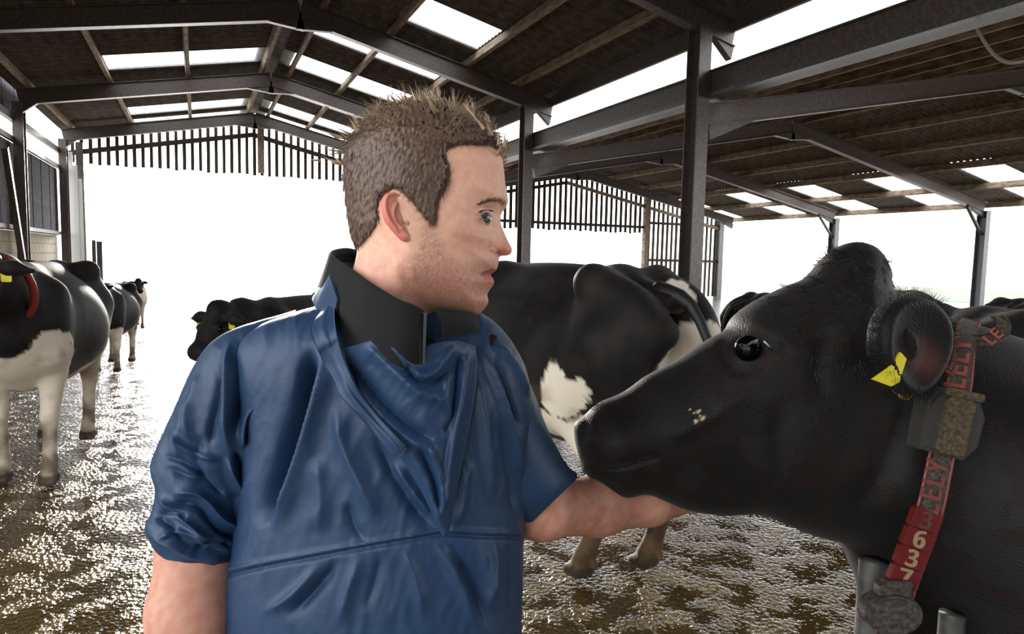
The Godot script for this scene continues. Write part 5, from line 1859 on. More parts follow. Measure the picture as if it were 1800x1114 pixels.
func build_hair() -> void:
	var rng := RandomNumberGenerator.new()
	rng.seed = 77
	var root := MB.new()
	root.use_c = true
	root.off = person.position
	# the mass of the hair: a layer over the scalp, thick where the hair is long
	var layer := Sheet.new(590, 170, 910, 675, 1.6)
	layer.plate(Plate.new([[735, 197, .0095], [700, 205, .0085], [660, 226, .0075], [625, 262, .006], [614, 310, .0052], [614, 350, .0045], [620, 390, .004], [628, 425, .003], [790, 206, .009], [830, 226, .009], [862, 252, .0085], [700, 280, .008], [780, 250, .009], [760, 330, .0055], [760, 380, .004], [680, 320, .0055], [650, 400, .004], [640, 430, .002], [830, 245, .0085], [800, 250, .008], [880, 262, .006]]))
	for j in layer.ny:
		for i in layer.nx:
			var x := layer.x0 + i * layer.step
			var y := layer.y0 + j * layer.step
			var q := seen(Vector2(x, y), rounded(head_w.at(x, y), Vector2(x, y), head_outline_cache(), HU), HD)
			var e := soft_in(q + Vector2(noise.get_noise_2d(x * 0.3, y * 0.05), noise.get_noise_2d(y * 0.25 + 40, x * 0.1)) * 7.0, hair_poly, 8.0)
			var n := noise.get_noise_2d(x * 0.16 + y * 0.05, y * 0.05 - x * 0.03)
			layer.h[j * layer.nx + i] = lerpf(-0.004, maxf(layer.h[j * layer.nx + i], 0.0015) + n * lerpf(0.0012, 0.004, smoothstep(290, 210, y)), e)
	relief(root, head_outline_cache(), head_w, 750, 400, HU, 0.0018, func(p: Vector3) -> Color:
		var q := Vector2(750 + p.x / HU, 400 - p.y / HU)
		var n := noise.get_noise_2d(q.x * 0.35 + q.y * 0.1, q.y * 0.06 - q.x * 0.05)
		return lin(74, 56, 48).lerp(lin(126, 100, 82), clampf(0.3 + n + smoothstep(280, 190, q.y) * 0.5, 0, 1)), head_t, 0.0, layer)
	var hm: Material = M.hairm
	var hair := put("hair", root.done(), hm, person)
	# strands
	var st := MB.new()
	st.use_c = true
	st.off = person.position
	var src := root
	var count := src.v.size()
	var inv := head_t.affine_inverse()
	var made := 0
	while made < 9000:
		var k := rng.randi() % count
		var p := src.v[k] + src.off
		var q3 := inv * (src.v[k])
		# done() moved the vertices by off: put them back
		q3 = inv * p
		var q := Vector2(750 + q3.x / HU, 400 - q3.y / HU)
		var nrm := src.n[k]
		var flow := Vector2(-0.35, 1.0)                                     # the combed direction in the side view
		var l := rng.randf_range(0.008, 0.014)
		var lift := 0.12
		if q.y < 262:
			var f := clampf((q.x - 620) / 250.0, 0, 1)
			flow = Vector2(lerpf(-1.0, 0.55, f), lerpf(0.1, -0.25, f))
			l = rng.randf_range(0.012, 0.026)
			lift = lerpf(0.25, 0.7, smoothstep(250, 190, q.y)) + rng.randf_range(-0.1, 0.5)
		elif q.x > 745 and q.y > 290:
			flow = Vector2(-0.55, 0.9)
		flow = flow.rotated(rng.randf_range(-0.35, 0.35) + noise.get_noise_2d(q.x * 0.05, q.y * 0.05) * 0.8)
		var dir := head_t.basis * Vector3(flow.x, -flow.y, rng.randf_range(-0.2, 0.2))
		dir = (dir - nrm * dir.dot(nrm)).normalized()
		var shade := rng.randf()
		var top := smoothstep(290, 200, q.y)
		var col := lin(66, 48, 41).lerp(lin(112, 86, 70), shade).lerp(lin(186, 160, 130), top * rng.randf_range(0.1, 0.8))
		strand(st, p - nrm * 0.001, dir, nrm, l, rng.randf_range(0.00022, 0.00042), lift, 0.4, col)
		made += 1
	# spikes: locks that stand up along the crown and the front
	for lock in [[606, 285, -1.0, -0.25, 22], [612, 265, -1.0, -0.1, 26], [628, 246, -1.0, -0.25, 28], [640, 236, -0.9, -0.5, 26], [652, 226, -0.75, -0.9, 36], [664, 216, -0.5, -1, 24], [680, 204, -0.2, -1, 20], [700, 192, 0.1, -1, 20], [722, 184, 0.2, -1, 18], [742, 184, -0.15, -1, 22], [758, 192, -0.3, -1, 24], [775, 200, -0.55, -1, 40], [786, 204, -0.55, -1, 44], [796, 208, -0.5, -1, 40], [806, 212, -0.35, -1, 42], [822, 220, -0.35, -1, 30], [838, 224, -0.4, -1, 38], [852, 232, -0.55, -1, 40], [862, 240, -0.45, -1, 38], [870, 250, -0.25, -1, 32], [876, 258, 0.05, -1, 26], [880, 264, 0.5, -0.6, 22], [884, 270, 0.9, -0.1, 16]]:
		for tuft in 7:
			var z0 := rng.randfn(0.0, 0.024)
			var j0 := rng.randfn(0.0, 5.0)
			var tip := Vector2(lock[2], lock[3]).normalized().rotated(rng.randfn(0.0, 0.25))
			var tall: float = lock[4] * HU * rng.randf_range(0.75, 1.5)
			var zl := rng.randf_range(-0.3, 0.3) + z0 * 8
			var bend := rng.randf_range(-0.25, 0.25)
			for k in 9:
				var ox := rng.randfn(0.0, 2.2)
				var oz := rng.randfn(0.0, 0.003)
				var a := head_t * Vector3((lock[0] + j0 + ox - 750) * HU, (400 - lock[1] - 5 - absf(z0) * 250.0) * HU, z0 + oz)
				var dir := head_t.basis * Vector3(tip.x - ox * 0.045, -tip.y, zl - oz * 30)
				var col := lin(140, 114, 90).lerp(lin(226, 204, 172), rng.randf())
				strand(st, a, dir, head_t.basis * Vector3(0.3, 0.2, 0), tall * rng.randf_range(0.75, 1.05), 0.0005, bend, 1.4, col)
	# fine hairs that soften the hairline
	for k in 1500:
		var t := rng.randf()
		var hp: Vector2 = cat([Vector2(872, 258), Vector2(836, 254), Vector2(805, 256), Vector2(782, 272), Vector2(789, 298), Vector2(784, 326), Vector2(770, 352), Vector2(766, 388)], t) + Vector2(rng.randfn(0, 3.0) - 2.0, rng.randfn(0, 3.0) - 2.0)
		var dq := line_seen(head_w, PackedVector2Array([hp]), head_outline_cache(), HU, HD)[0]
		var z := rounded(head_w.at(dq.x, dq.y), dq, head_outline_cache(), HU) + 0.0012
		var a := head_t * Vector3((dq.x - 750) * HU, (400 - dq.y) * HU, z * (1.0 if rng.randf() < 0.75 else -1.0))
		var up := 1.0 - smoothstep(0.3, 0.5, t)
		var fl := Vector2(lerpf(-0.4, -0.3, up), lerpf(0.9, -0.6, up)).rotated(rng.randf_range(-0.6, 0.6))
		strand(st, a, head_t.basis * Vector3(-fl.x if t < 0.3 else fl.x, -fl.y, 0.1), head_t.basis.z, rng.randf_range(0.006, 0.013), 0.00024, 0.15, 1.0, lin(70, 50, 42).lerp(lin(120, 92, 74), rng.randf()))
	# the back edge of the neck
	var so := put("strands", st.done(), hm, hair)
	so.set_meta("kind", "stuff")
	# brows and lashes
	for side in [1, -1]:
		var bm := MB.new()
		bm.use_c = true
		bm.off = person.position
		for k in 850:
			var t := pow(rng.randf(), 0.7)
			var bx := lerpf(839, 889, t)
			var by: float = cat([360.0, 355.0, 352.0, 353.0, 357.5], t) + rng.randfn(0, 1.0 + 2.4 * t)
			var dq := line_seen(head_w, PackedVector2Array([Vector2(bx, by)]), head_outline_cache(), HU, HD)[0]
			var z := rounded(head_w.at(dq.x, dq.y), dq, head_outline_cache(), HU) + 0.0004
			var a := head_t * Vector3((dq.x - 750) * HU, (400 - dq.y) * HU, z * side)
			var dir := head_t.basis * Vector3(-0.9, rng.randf_range(0.05, 0.6), 0.3 * side)
			strand(bm, a, dir, head_t.basis * Vector3(0.3, 0, side), rng.randf_range(0.004, 0.008), 0.00026, 0.15, 1.0, lin(70, 50, 42).lerp(lin(104, 78, 62), rng.randf()))
		put("eyebrow", bm.done(), hm, person).set_meta("kind", "stuff")
		var lm := MB.new()
		lm.use_c = true
		lm.off = person.position
		for k in 46:
			var t := k / 45.0
			var lx := lerpf(840, 863, t)
			var ly: float = cat([376.5, 374.0, 373.5, 374.0, 376.5], t)
			var dq := line_seen(head_w, PackedVector2Array([Vector2(lx, ly - 1.5)]), head_outline_cache(), HU, HD)[0]
			var z := head_w.at(dq.x, dq.y) + 0.0003
			var a := head_t * Vector3((dq.x - 750) * HU, (400 - dq.y) * HU, z * side)
			strand(lm, a, head_t.basis * Vector3(0.75, -0.35, 0.45 * side), head_t.basis * Vector3(0, 1, 0), rng.randf_range(0.005, 0.008), 0.00018, 0.3, 0.5, lin(40, 28, 24))
		put("eyelashes", lm.done(), hm, person).set_meta("kind", "stuff")

var ho_cache := PackedVector2Array()
func head_outline_cache() -> PackedVector2Array:
	if ho_cache.is_empty(): ho_cache = head_outline()
	return ho_cache

# ------------------------------------------------------------------ his clothes
const TD := 0.82                     # depth of the middle of his trunk
var torso_l := []
var torso_r := []
var torso_f := [.03, .062, .085, .1, .108, .112, .114, .116, .118, .12, .122, .124, .125]

func pp(a: Array) -> Array:          # [px, py, depth, ...] to points
	var o := []
	for k in range(0, a.size(), 3): o.append(P(a[k], a[k + 1], a[k + 2]))
	return o

func front_depth(x: float, y: float) -> float:                # about where the front of the smock is
	var lo := 0
	for k in torso_y.size() - 1:
		if y > torso_y[k]: lo = k
	var f := clampf((y - torso_y[lo]) / (torso_y[lo + 1] - torso_y[lo]), 0, 1)
	var xl: float = lerpf(torso_lx[lo], torso_lx[lo + 1], f)
	var xr: float = lerpf(torso_rx[lo], torso_rx[lo + 1], f)
	var b: float = lerpf(torso_f[lo], torso_f[lo + 1], f)
	var u := clampf((x - (xl + xr) / 2) / ((xr - xl) / 2), -1, 1)
	return TD - b * pow(1.0 - u * u, 0.46)

var torso_lx := [590, 530, 462, 420, 412, 425, 432, 428, 416, 404, 397, 392, 390]
var torso_rx := [790, 838, 876, 906, 928, 934, 930, 924, 920, 919, 918, 925, 932]
var torso_y := [530, 546, 572, 610, 660, 720, 800, 880, 960, 1040, 1120, 1300, 1490]

func fold_push(sheet: Sheet, gain := 1.0) -> Callable:
	return func(p: Vector3, n: Vector3) -> Vector3:
		var q := pix(p)
		var w := clampf(n.dot((EYE - p).normalized()) * 2.2 + 0.15, 0.0, 1.0)
		return p + n * sheet.at(q.x, q.y) * w * gain

func wrinkle(sheet: Sheet, amp: float, sx: float, sy: float, rot: float) -> void:
	var nf := FastNoiseLite.new()
	nf.noise_type = FastNoiseLite.TYPE_SIMPLEX_SMOOTH
	nf.fractal_type = FastNoiseLite.FRACTAL_RIDGED
	nf.fractal_octaves = 2
	nf.frequency = 1.0
	nf.seed = int(sx * 100 + sy)
	var ca := cos(rot)
	var sa := sin(rot)
	for j in sheet.ny:
		for i in sheet.nx:
			var x := sheet.x0 + i * sheet.step
			var y := sheet.y0 + j * sheet.step
			sheet.h[j * sheet.nx + i] += amp * nf.get_noise_2d((x * ca + y * sa) / sx, (y * ca - x * sa) / sy)

func ln(a: Array) -> PackedVector2Array:
	return smooth_line(v2(a), 5)

func build_clothes() -> void:
	var ny := mat(Color(0.138, 0.232, 0.352), 0.5, 0.0, 0.42)
	ny.heightmap_enabled = true
	ny.heightmap_texture = noise_tex(0.03, grey(0.1, 0.9), 512, 5, FastNoiseLite.TYPE_SIMPLEX_SMOOTH, 31)
	ny.heightmap_scale = 0.04
	ny.rim_enabled = true
	ny.rim = 0.1
	ny.rim_tint = 0.6
	tri(ny, Vector3(5, 5, 5))
	M.nylon = ny
	var fleece := mat(Color(0.036, 0.032, 0.037), 0.95)
	fleece.heightmap_enabled = true
	fleece.heightmap_texture = noise_tex(0.2, grey(0.1, 0.9), 256, 3, FastNoiseLite.TYPE_SIMPLEX_SMOOTH, 33)
	fleece.heightmap_scale = 0.06
	fleece.rim_enabled = true
	fleece.rim = 0.12
	M.fleece = tri(fleece, Vector3(20, 20, 20))
	var thread := mat(Color(0.09, 0.13, 0.21), 0.8)
	var smock := Node3D.new()
	smock.name = "smock"
	person.add_child(smock)
	var off := person.position
	# trunk
	for k in torso_y.size():
		torso_l.append(P(torso_lx[k], torso_y[k], TD))
		torso_r.append(P(torso_rx[k], torso_y[k], TD))
	var tf := Sheet.new(360, 480, 1000, 1130, 2.5)
	tf.crisp = 0.55
	wrinkle(tf, 0.0009, 60, 190, 0.2)
	# drape from the left shoulder to the slit, and down the flank
	tf.stroke(ln([572, 610, 556, 690, 532, 780, 505, 860, 478, 940]), 11, .010, 1.6)
	tf.stroke(ln([548, 600, 535, 690, 512, 770, 486, 850, 455, 930]), 13, -.030, 1.0)
	tf.stroke(ln([590, 700, 604, 780, 640, 860, 668, 920]), 12, .006, 1.4)
	tf.stroke(ln([655, 755, 690, 830, 735, 900, 772, 935]), 12, -.006, 1.2)
	tf.stroke(ln([690, 810, 722, 860, 760, 905]), 8, .006, 1.3)
	tf.stroke(ln([560, 800, 566, 870, 560, 940]), 16, .005)
	tf.stroke(ln([610, 880, 620, 920, 640, 955]), 9, -.004)
	# right chest: long drapes falling from the shoulder
	tf.stroke(ln([842, 600, 872, 680, 900, 770, 915, 850]), 7, .0075, 1.8)
	tf.stroke(ln([858, 612, 892, 690, 918, 770]), 7, -.006)
	tf.stroke(ln([838, 640, 848, 730, 858, 820, 862, 900]), 11, .006, 1.4)
	tf.stroke(ln([868, 600, 905, 650, 930, 700]), 6, .006, 1.5)
	tf.stroke(ln([875, 720, 892, 790, 903, 860, 905, 920]), 12, -.005)
	tf.stroke(ln([820, 800, 812, 870, 800, 930]), 9, .006, 1.4)
	# gathers under the waist seam
	for g in [[566, 985, 520, 1040, 460, 1080, .006, 9], [600, 975, 560, 1030, 500, 1090, -.007, 9], [640, 968, 618, 1020, 590, 1110, .005, 10], [668, 962, 662, 1010, 640, 1080, -.004, 7], [700, 955, 730, 1010, 745, 1100, .004, 9], [760, 948, 800, 1010, 838, 1110, .006, 9], [780, 946, 828, 1020, 862, 1110, -.007, 8], [830, 945, 850, 990, 880, 1060, .004, 8], [870, 945, 868, 1000, 850, 1090, .005, 9], [895, 948, 900, 1010, 905, 1100, -.004, 9]]:
		tf.stroke(ln(g.slice(0, 6)), g[7], g[6], 1.3, 0.35)
	# the waist seam
	tf.stroke(ln([400, 1010, 480, 993, 560, 978, 640, 963, 720, 949, 782, 940, 850, 943, 922, 945]), 3.2, -.004, 1.0, 0.0)
	tf.stroke(ln([400, 1002, 480, 985, 560, 970, 640, 955, 720, 941, 782, 932, 850, 935, 922, 937]), 4.5, .0022, 1.0, 0.0)
	# the open slit
	tf.stroke(ln([793, 835, 788, 890, 783, 940]), 4.5, -.016, 1.0, 0.12)
	var tr := MB.new()
	var fl := torso_f.duplicate()
	loft(tr, torso_l, torso_r, torso_f, fl, 340, 400, Vector3.ZERO, 0.92, true, fold_push(tf, 1.5))
	tr.smooth()
	tr.off = off
	put("trunk", tr.done(), ny, smock)
	# sleeves
	var sf := Sheet.new(220, 500, 620, 1020, 2.5)
	sf.crisp = 0.55
	wrinkle(sf, 0.0011, 70, 130, -0.3)
	sf.stroke(ln([432, 590, 430, 640, 424, 700, 414, 770]), 9, -.012, 1.0)
	sf.stroke(ln([405, 590, 400, 660, 398, 740, 404, 800]), 12, .008, 1.2)
	sf.stroke(ln([540, 530, 524, 590, 518, 640, 526, 710]), 10, -.009, 1.3)
	sf.stroke(ln([505, 560, 485, 630, 482, 700, 492, 760]), 12, .008)
	sf.stroke(ln([428, 790, 432, 735, 452, 712, 480, 728, 492, 780]), 8, .010, 0.8, 0.12)
	sf.stroke(ln([442, 800, 448, 760, 462, 742, 476, 770]), 9, -.012)
	sf.stroke(ln([500, 700, 496, 760, 476, 820]), 8, -.008)
	sf.stroke(ln([412, 790, 428, 830, 448, 880]), 7, -.010)
	sf.stroke(ln([400, 800, 418, 850, 440, 900]), 8, .009, 1.5)
	sf.stroke(ln([415, 860, 438, 905, 455, 930]), 6, -.008)
	sf.stroke(ln([300, 868, 350, 868, 392, 915, 440, 938]), 7, .008, 1.7, 0.2)
	sf.stroke(ln([292, 885, 345, 890, 385, 932, 432, 950]), 7, -.008, 1.0, 0.2)
	sf.stroke(ln([275, 870, 315, 905, 360, 945, 420, 948]), 7, .007, 1.4, 0.2)
	sf.stroke(ln([265, 905, 300, 925, 330, 962, 400, 968]), 6, -.007, 1.0, 0.2)
	sf.stroke(ln([262, 935, 300, 955, 350, 978, 410, 978]), 7, .006, 1.4, 0.2)
	sf.stroke(ln([330, 690, 322, 750, 310, 820]), 14, .005)
	sf.stroke(ln([355, 760, 345, 810, 360, 860]), 12, -.004)
	sf.stroke(ln([290, 820, 330, 838, 380, 850]), 9, -.004)
	for g in [[300, 750, 322, 782, 352, 800, 392, 806, 5, .005], [286, 800, 318, 812, 352, 836, 396, 872, 5, -.006], [392, 640, 384, 700, 372, 750, 368, 790, 7, -.006], [352, 650, 340, 700, 334, 740, 336, 780, 8, .005], [455, 590, 452, 640, 456, 680, 464, 705, 7, -.006], [478, 570, 470, 630, 468, 680, 474, 710, 8, .006], [272, 912, 290, 900, 312, 902, 332, 915, 5, -.007], [280, 945, 310, 935, 340, 942, 372, 962, 5, .006], [340, 975, 360, 958, 385, 952, 412, 962, 5, -.006], [430, 850, 420, 880, 424, 910, 440, 930, 5, .007], [455, 770, 450, 810, 456, 850, 470, 880, 6, -.009]]:
		sf.stroke(ln(g.slice(0, 8)), g[8], g[9], 1.3, 0.2)
	var sl := MB.new()
	loft(sl, pp([520, 545, .84, 430, 574, .84, 377, 604, .835, 342, 650, .83, 314, 715, .825, 284, 785, .82, 271, 825, .815, 279, 866, .81, 273, 903, .805, 263, 930, .80, 275, 958, .80, 296, 984, .80]),
		pp([585, 640, .86, 556, 700, .85, 530, 745, .845, 505, 790, .84, 484, 830, .835, 462, 862, .83, 448, 892, .825, 442, 916, .82, 438, 940, .815, 432, 965, .81, 424, 984, .805, 412, 996, .80]),
		[.04, .075, .088, .088, .082, .076, .072, .069, .068, .069, .064, .056], [.06, .07, .075, .078, .075, .072, .07, .066, .064, .064, .06, .054], 240, 200, Vector3.ZERO, 0.8, true, fold_push(sf, 1.4))
	sl.smooth()
	sl.off = off
	put("sleeve", sl.done(), ny, smock)
	var rf := Sheet.new(840, 580, 1050, 940, 2.5)
	rf.crisp = 0.55
	wrinkle(rf, 0.002, 50, 110, 0.3)
	for g in [[930, 660, 950, 730, 975, 795, 1006, 836, 6, .008], [918, 690, 942, 760, 968, 822, 994, 860, 6, -.009], [928, 740, 945, 800, 965, 850, 985, 878, 6, .008], [935, 790, 945, 840, 955, 880, 962, 900, 6, -.008], [940, 840, 944, 870, 946, 895, 946, 910, 5, .006], [985, 790, 994, 825, 984, 862, 955, 893, 5, .008], [1004, 818, 1008, 842, 994, 874, 960, 905, 4, -.007], [960, 760, 985, 800, 1000, 826, 1008, 836, 4, -.006]]:
		rf.stroke(ln(g.slice(0, 8)), g[8], g[9], 1.3, 0.15)
	var sr := MB.new()
	loft(sr, pp([870, 600, .84, 912, 640, .84, 940, 695, .84, 958, 745, .84, 980, 792, .845, 1003, 826, .85, 1013, 842, .855]),
		pp([800, 700, .86, 815, 780, .85, 840, 850, .845, 868, 890, .845, 893, 905, .845, 915, 914, .85, 934, 919, .855]),
		[.04, .055, .06, .058, .056, .054, .048], [.05, .055, .06, .058, .056, .054, .048], 150, 140, Vector3.ZERO, 0.8, true, fold_push(rf, 1.7))
	sr.smooth()
	sr.off = off
	put("sleeve", sr.done(), ny, smock)
	# the loose front panel that drapes like a cowl
	var bf := Sheet.new(570, 570, 870, 960, 2.0)
	bf.crisp = 0.55
	wrinkle(bf, 0.001, 40, 120, 0.5)
	bf.stroke(ln([640, 604, 690, 650, 740, 690, 790, 700]), 12, .008, 1.0, 0.1)
	bf.stroke(ln([612, 630, 660, 690, 715, 745, 768, 775]), 9, -.009, 1.0, 0.15)
	bf.stroke(ln([610, 650, 655, 715, 712, 768, 770, 800]), 8, .010, 1.4, 0.15)
	bf.stroke(ln([680, 600, 712, 634, 740, 660, 768, 650, 800, 605]), 7, .009, 1.0, 0.1)
	bf.stroke(ln([712, 640, 738, 672, 765, 672, 800, 640]), 8, -.009, 1.0, 0.1)
	bf.stroke(ln([824, 610, 815, 690, 800, 760, 790, 830, 785, 900]), 8, .010, 1.2, 0.1)
	bf.stroke(ln([806, 620, 800, 690, 792, 740, 778, 765]), 7, -.010, 1.0, 0.1)
	bf.stroke(ln([790, 620, 786, 680, 795, 720]), 6, .005)
	bf.stroke(ln([770, 690, 792, 730, 782, 770]), 6, .007)
	bf.stroke(ln([700, 770, 742, 830, 765, 890, 778, 930]), 8, .007, 1.2, 0.15)
	bf.stroke(ln([735, 780, 762, 840, 774, 900]), 7, -.008, 1.0, 0.15)
	bf.stroke(ln([755, 780, 775, 840, 780, 910]), 6, .007, 1.0, 0.15)
	var bl := v2([588, 606, 606, 650, 640, 712, 690, 782, 730, 842, 758, 895, 780, 944])
	var brr := v2([833, 606, 838, 640, 834, 690, 824, 750, 810, 820, 797, 885, 786, 944])
	var btop := v2([588, 606, 612, 609, 640, 600, 665, 597, 690, 610, 712, 628, 735, 614, 765, 602, 800, 597, 820, 602, 833, 606])
	var W := 90
	var H := 110
	var pts := PackedVector3Array()
	for j in H:
		var t := float(j) / (H - 1)
		var a: Vector2 = cat(Array(bl), t)
		var b: Vector2 = cat(Array(brr), t)
		for i in W:
			var s := float(i) / (W - 1)
			var q := a.lerp(b, s)
			var topline: Vector2 = cat(Array(btop), s)
			q += (topline - bl[0].lerp(brr[0], s)) * pow(1.0 - t, 3.0)
			var belly := sin(PI * s) * (0.030 * pow(1.0 - t, 0.7)) + 0.004 + 0.004 * (1 - t)
			var d := front_depth(q.x, maxf(q.y, 640)) - belly - bf.at(q.x, q.y) * smoothstep(0.0, 0.06, s) * smoothstep(0.0, 0.06, 1.0 - s)
			pts.append(P(q.x, q.y, d))
	var bib := MB.new()
	cloth(bib, pts, W, H, 0.0012)
	bib.smooth()
	bib.off = off
	put("front_panel", bib.done(), ny, smock)
	# the torn-open placket hanging from the collar
	var fa := v2([566, 548, 547, 580, 566, 628, 590, 668, 600, 696, 640, 742, 668, 772, 696, 805])
	var fb := v2([592, 522, 589, 560, 598, 606, 614, 650, 632, 690, 662, 728, 690, 758, 715, 786])
	pts = PackedVector3Array()
	W = 16
	H = 90
	for j in H:
		var t := float(j) / (H - 1)
		var a: Vector2 = cat(Array(fa), t)
		var b: Vector2 = cat(Array(fb), t)
		for i in W:
			var s := float(i) / (W - 1)
			var q := a.lerp(b, s)
			var base := lerpf(0.76, 0.715, smoothstep(0.0, 0.12, t)) if t < 0.12 else front_depth(q.x, maxf(q.y, 640)) - 0.026
			if t < 0.25: base = lerpf(0.765, front_depth(q.x, 650) - 0.026, smoothstep(0.0, 0.25, t))
			var wave := 0.004 * sin(t * 14.0 + s * 1.5) + 0.006 * (1.0 - s) * sin(t * 9.0 + 1.0) - 0.0022 * exp(-pow((s - 0.5) * 9.0, 2)) * -1.0
			pts.append(P(q.x, q.y, base - 0.004 * s - wave))
	var flap := MB.new()
	cloth(flap, pts, W, H, 0.0014)
	flap.smooth()
	flap.off = off
	put("placket", flap.done(), ny, smock)
	var st := MB.new()
	for row in [7, 9]:
		for j in range(3, H - 4):
			if j % 2 == 0: continue
			var a := pts[j * W + row]
			var b := pts[(j + 1) * W + row]
			var nn := (EYE - a).normalized() * 0.0005
			st.tube(PackedVector3Array([a + nn, a.lerp(b, 0.9) + nn]), PackedFloat32Array([0.00045]), 4)
	st.smooth()
	st.off = off
	put("stitching", st.done(), thread, smock).set_meta("kind", "stuff")
	# the smock's collar, open
	pts = PackedVector3Array()
	var ct := pp([596, 524, .735, 588, 500, .75, 582, 476, .79, 596, 462, .86, 650, 470, .92, 730, 500, .92, 800, 530, .89, 842, 552, .83, 866, 586, .775])
	var cb := pp([590, 560, .74, 572, 560, .76, 556, 540, .80, 560, 520, .87, 640, 530, .93, 730, 550, .93, 800, 575, .90, 845, 600, .82, 842, 640, .765])
	W = 60
	H = 14
	for j in H:
		for i in W:
			var a: Vector3 = cat(ct, float(i) / (W - 1))
			var b: Vector3 = cat(cb, float(i) / (W - 1))
			pts.append(a.lerp(b, float(j) / (H - 1)))
	var col := MB.new()
	cloth(col, pts, W, H, -0.002)
	col.smooth()
	col.off = off
	put("collar", col.done(), ny, smock)
	var vel := MB.new()
	vel.tube(PackedVector3Array(pp([868, 590, .772, 858, 606, .768, 848, 624, .764, 841, 640, .761])), PackedFloat32Array([.006, .008, .008, .006]), 8, Vector3.UP, 0.5)
	vel.smooth()
	vel.off = off
	put("fastener", vel.done(), M.fleece, smock)
	# black fleece under it: stand-up collar, unzipped
	pts = PackedVector3Array()
	var rim := pp([741, 551, .672, 722, 541, .668, 700, 533, .67, 672, 517, .68, 645, 500, .695, 615, 478, .73, 592, 462, .77, 583, 452, .81, 590, 444, .86, 622, 443, .895, 680, 470, .90, 750, 510, .885, 805, 540, .85, 832, 562, .80, 826, 556, .755, 800, 551, .722, 770, 549, .70])
	var low := pp([738, 640, .69, 715, 650, .685, 690, 650, .688, 655, 640, .70, 625, 620, .72, 600, 595, .75, 580, 545, .785, 566, 520, .82, 570, 500, .88, 620, 510, .92, 680, 530, .92, 750, 560, .91, 805, 585, .87, 842, 590, .81, 834, 582, .76, 805, 586, .726, 772, 592, .70])
	W = 130
	H = 26
	for j in H:
		for i in W:
			var a: Vector3 = cat(rim, float(i) / (W - 1))
			var b: Vector3 = cat(low, float(i) / (W - 1))
			var s := float(j) / (H - 1)
			var bulge := (EYE - a).normalized() * 0.008 * sin(PI * s) * (1.0 if i < W * 0.45 or i > W * 0.8 else 0.0)
			pts.append(a.lerp(b, s) + bulge)
	var fc := MB.new()
	cloth(fc, pts, W, H, -0.004)
	var edge := PackedVector3Array()
	for i in W: edge.append(pts[i])
	fc.tube(edge, PackedFloat32Array([0.0042]), 8)
	for row in [5, 6]:
		var seam := PackedVector3Array()
		for i in range(2, W - 2): seam.append(pts[row * W + i].lerp(pts[(row - 1) * W + i], 0.25 * (row - 5)) + (EYE - pts[row * W + i]).normalized() * 0.0003)
		fc.tube(seam, PackedFloat32Array([0.0009]), 5)
	fc.smooth()
	fc.off = off
	var fo2 := put("fleece_collar", fc.done(), M.fleece, person)
	var zp := MB.new()
	var zl := PackedVector3Array()
	for j in H: zl.append(pts[j * W] + (EYE - pts[j * W]).normalized() * 0.003)
	zp.tube(zl, PackedFloat32Array([0.0028]), 6)
	for j in range(0, 44):
		var a: Vector3 = cat(Array(zl), j / 43.0) + cam_b.x * 0.003
		zp.box(Vector3(-0.0022, -0.0008, -0.001), Vector3(0.0022, 0.0008, 0.001), 0.0, Transform3D(cam_b, a))
	zp.off = off
	put("zip", zp.done(), mat(Color(0.06, 0.055, 0.06), 0.5), fo2)
	# chest of the fleece, in the gap
	var ch := MB.new()
	loft(ch, pp([600, 560, .80, 592, 610, .79, 590, 680, .79]), pp([800, 570, .80, 815, 610, .79, 815, 680, .79]), [.05, .075, .085], [.05, .05, .05], 20, 60, Vector3.ZERO, 0.8)
	ch.smooth()
	ch.off = off
	put("fleece", ch.done(), M.fleece, person)
	build_legs()

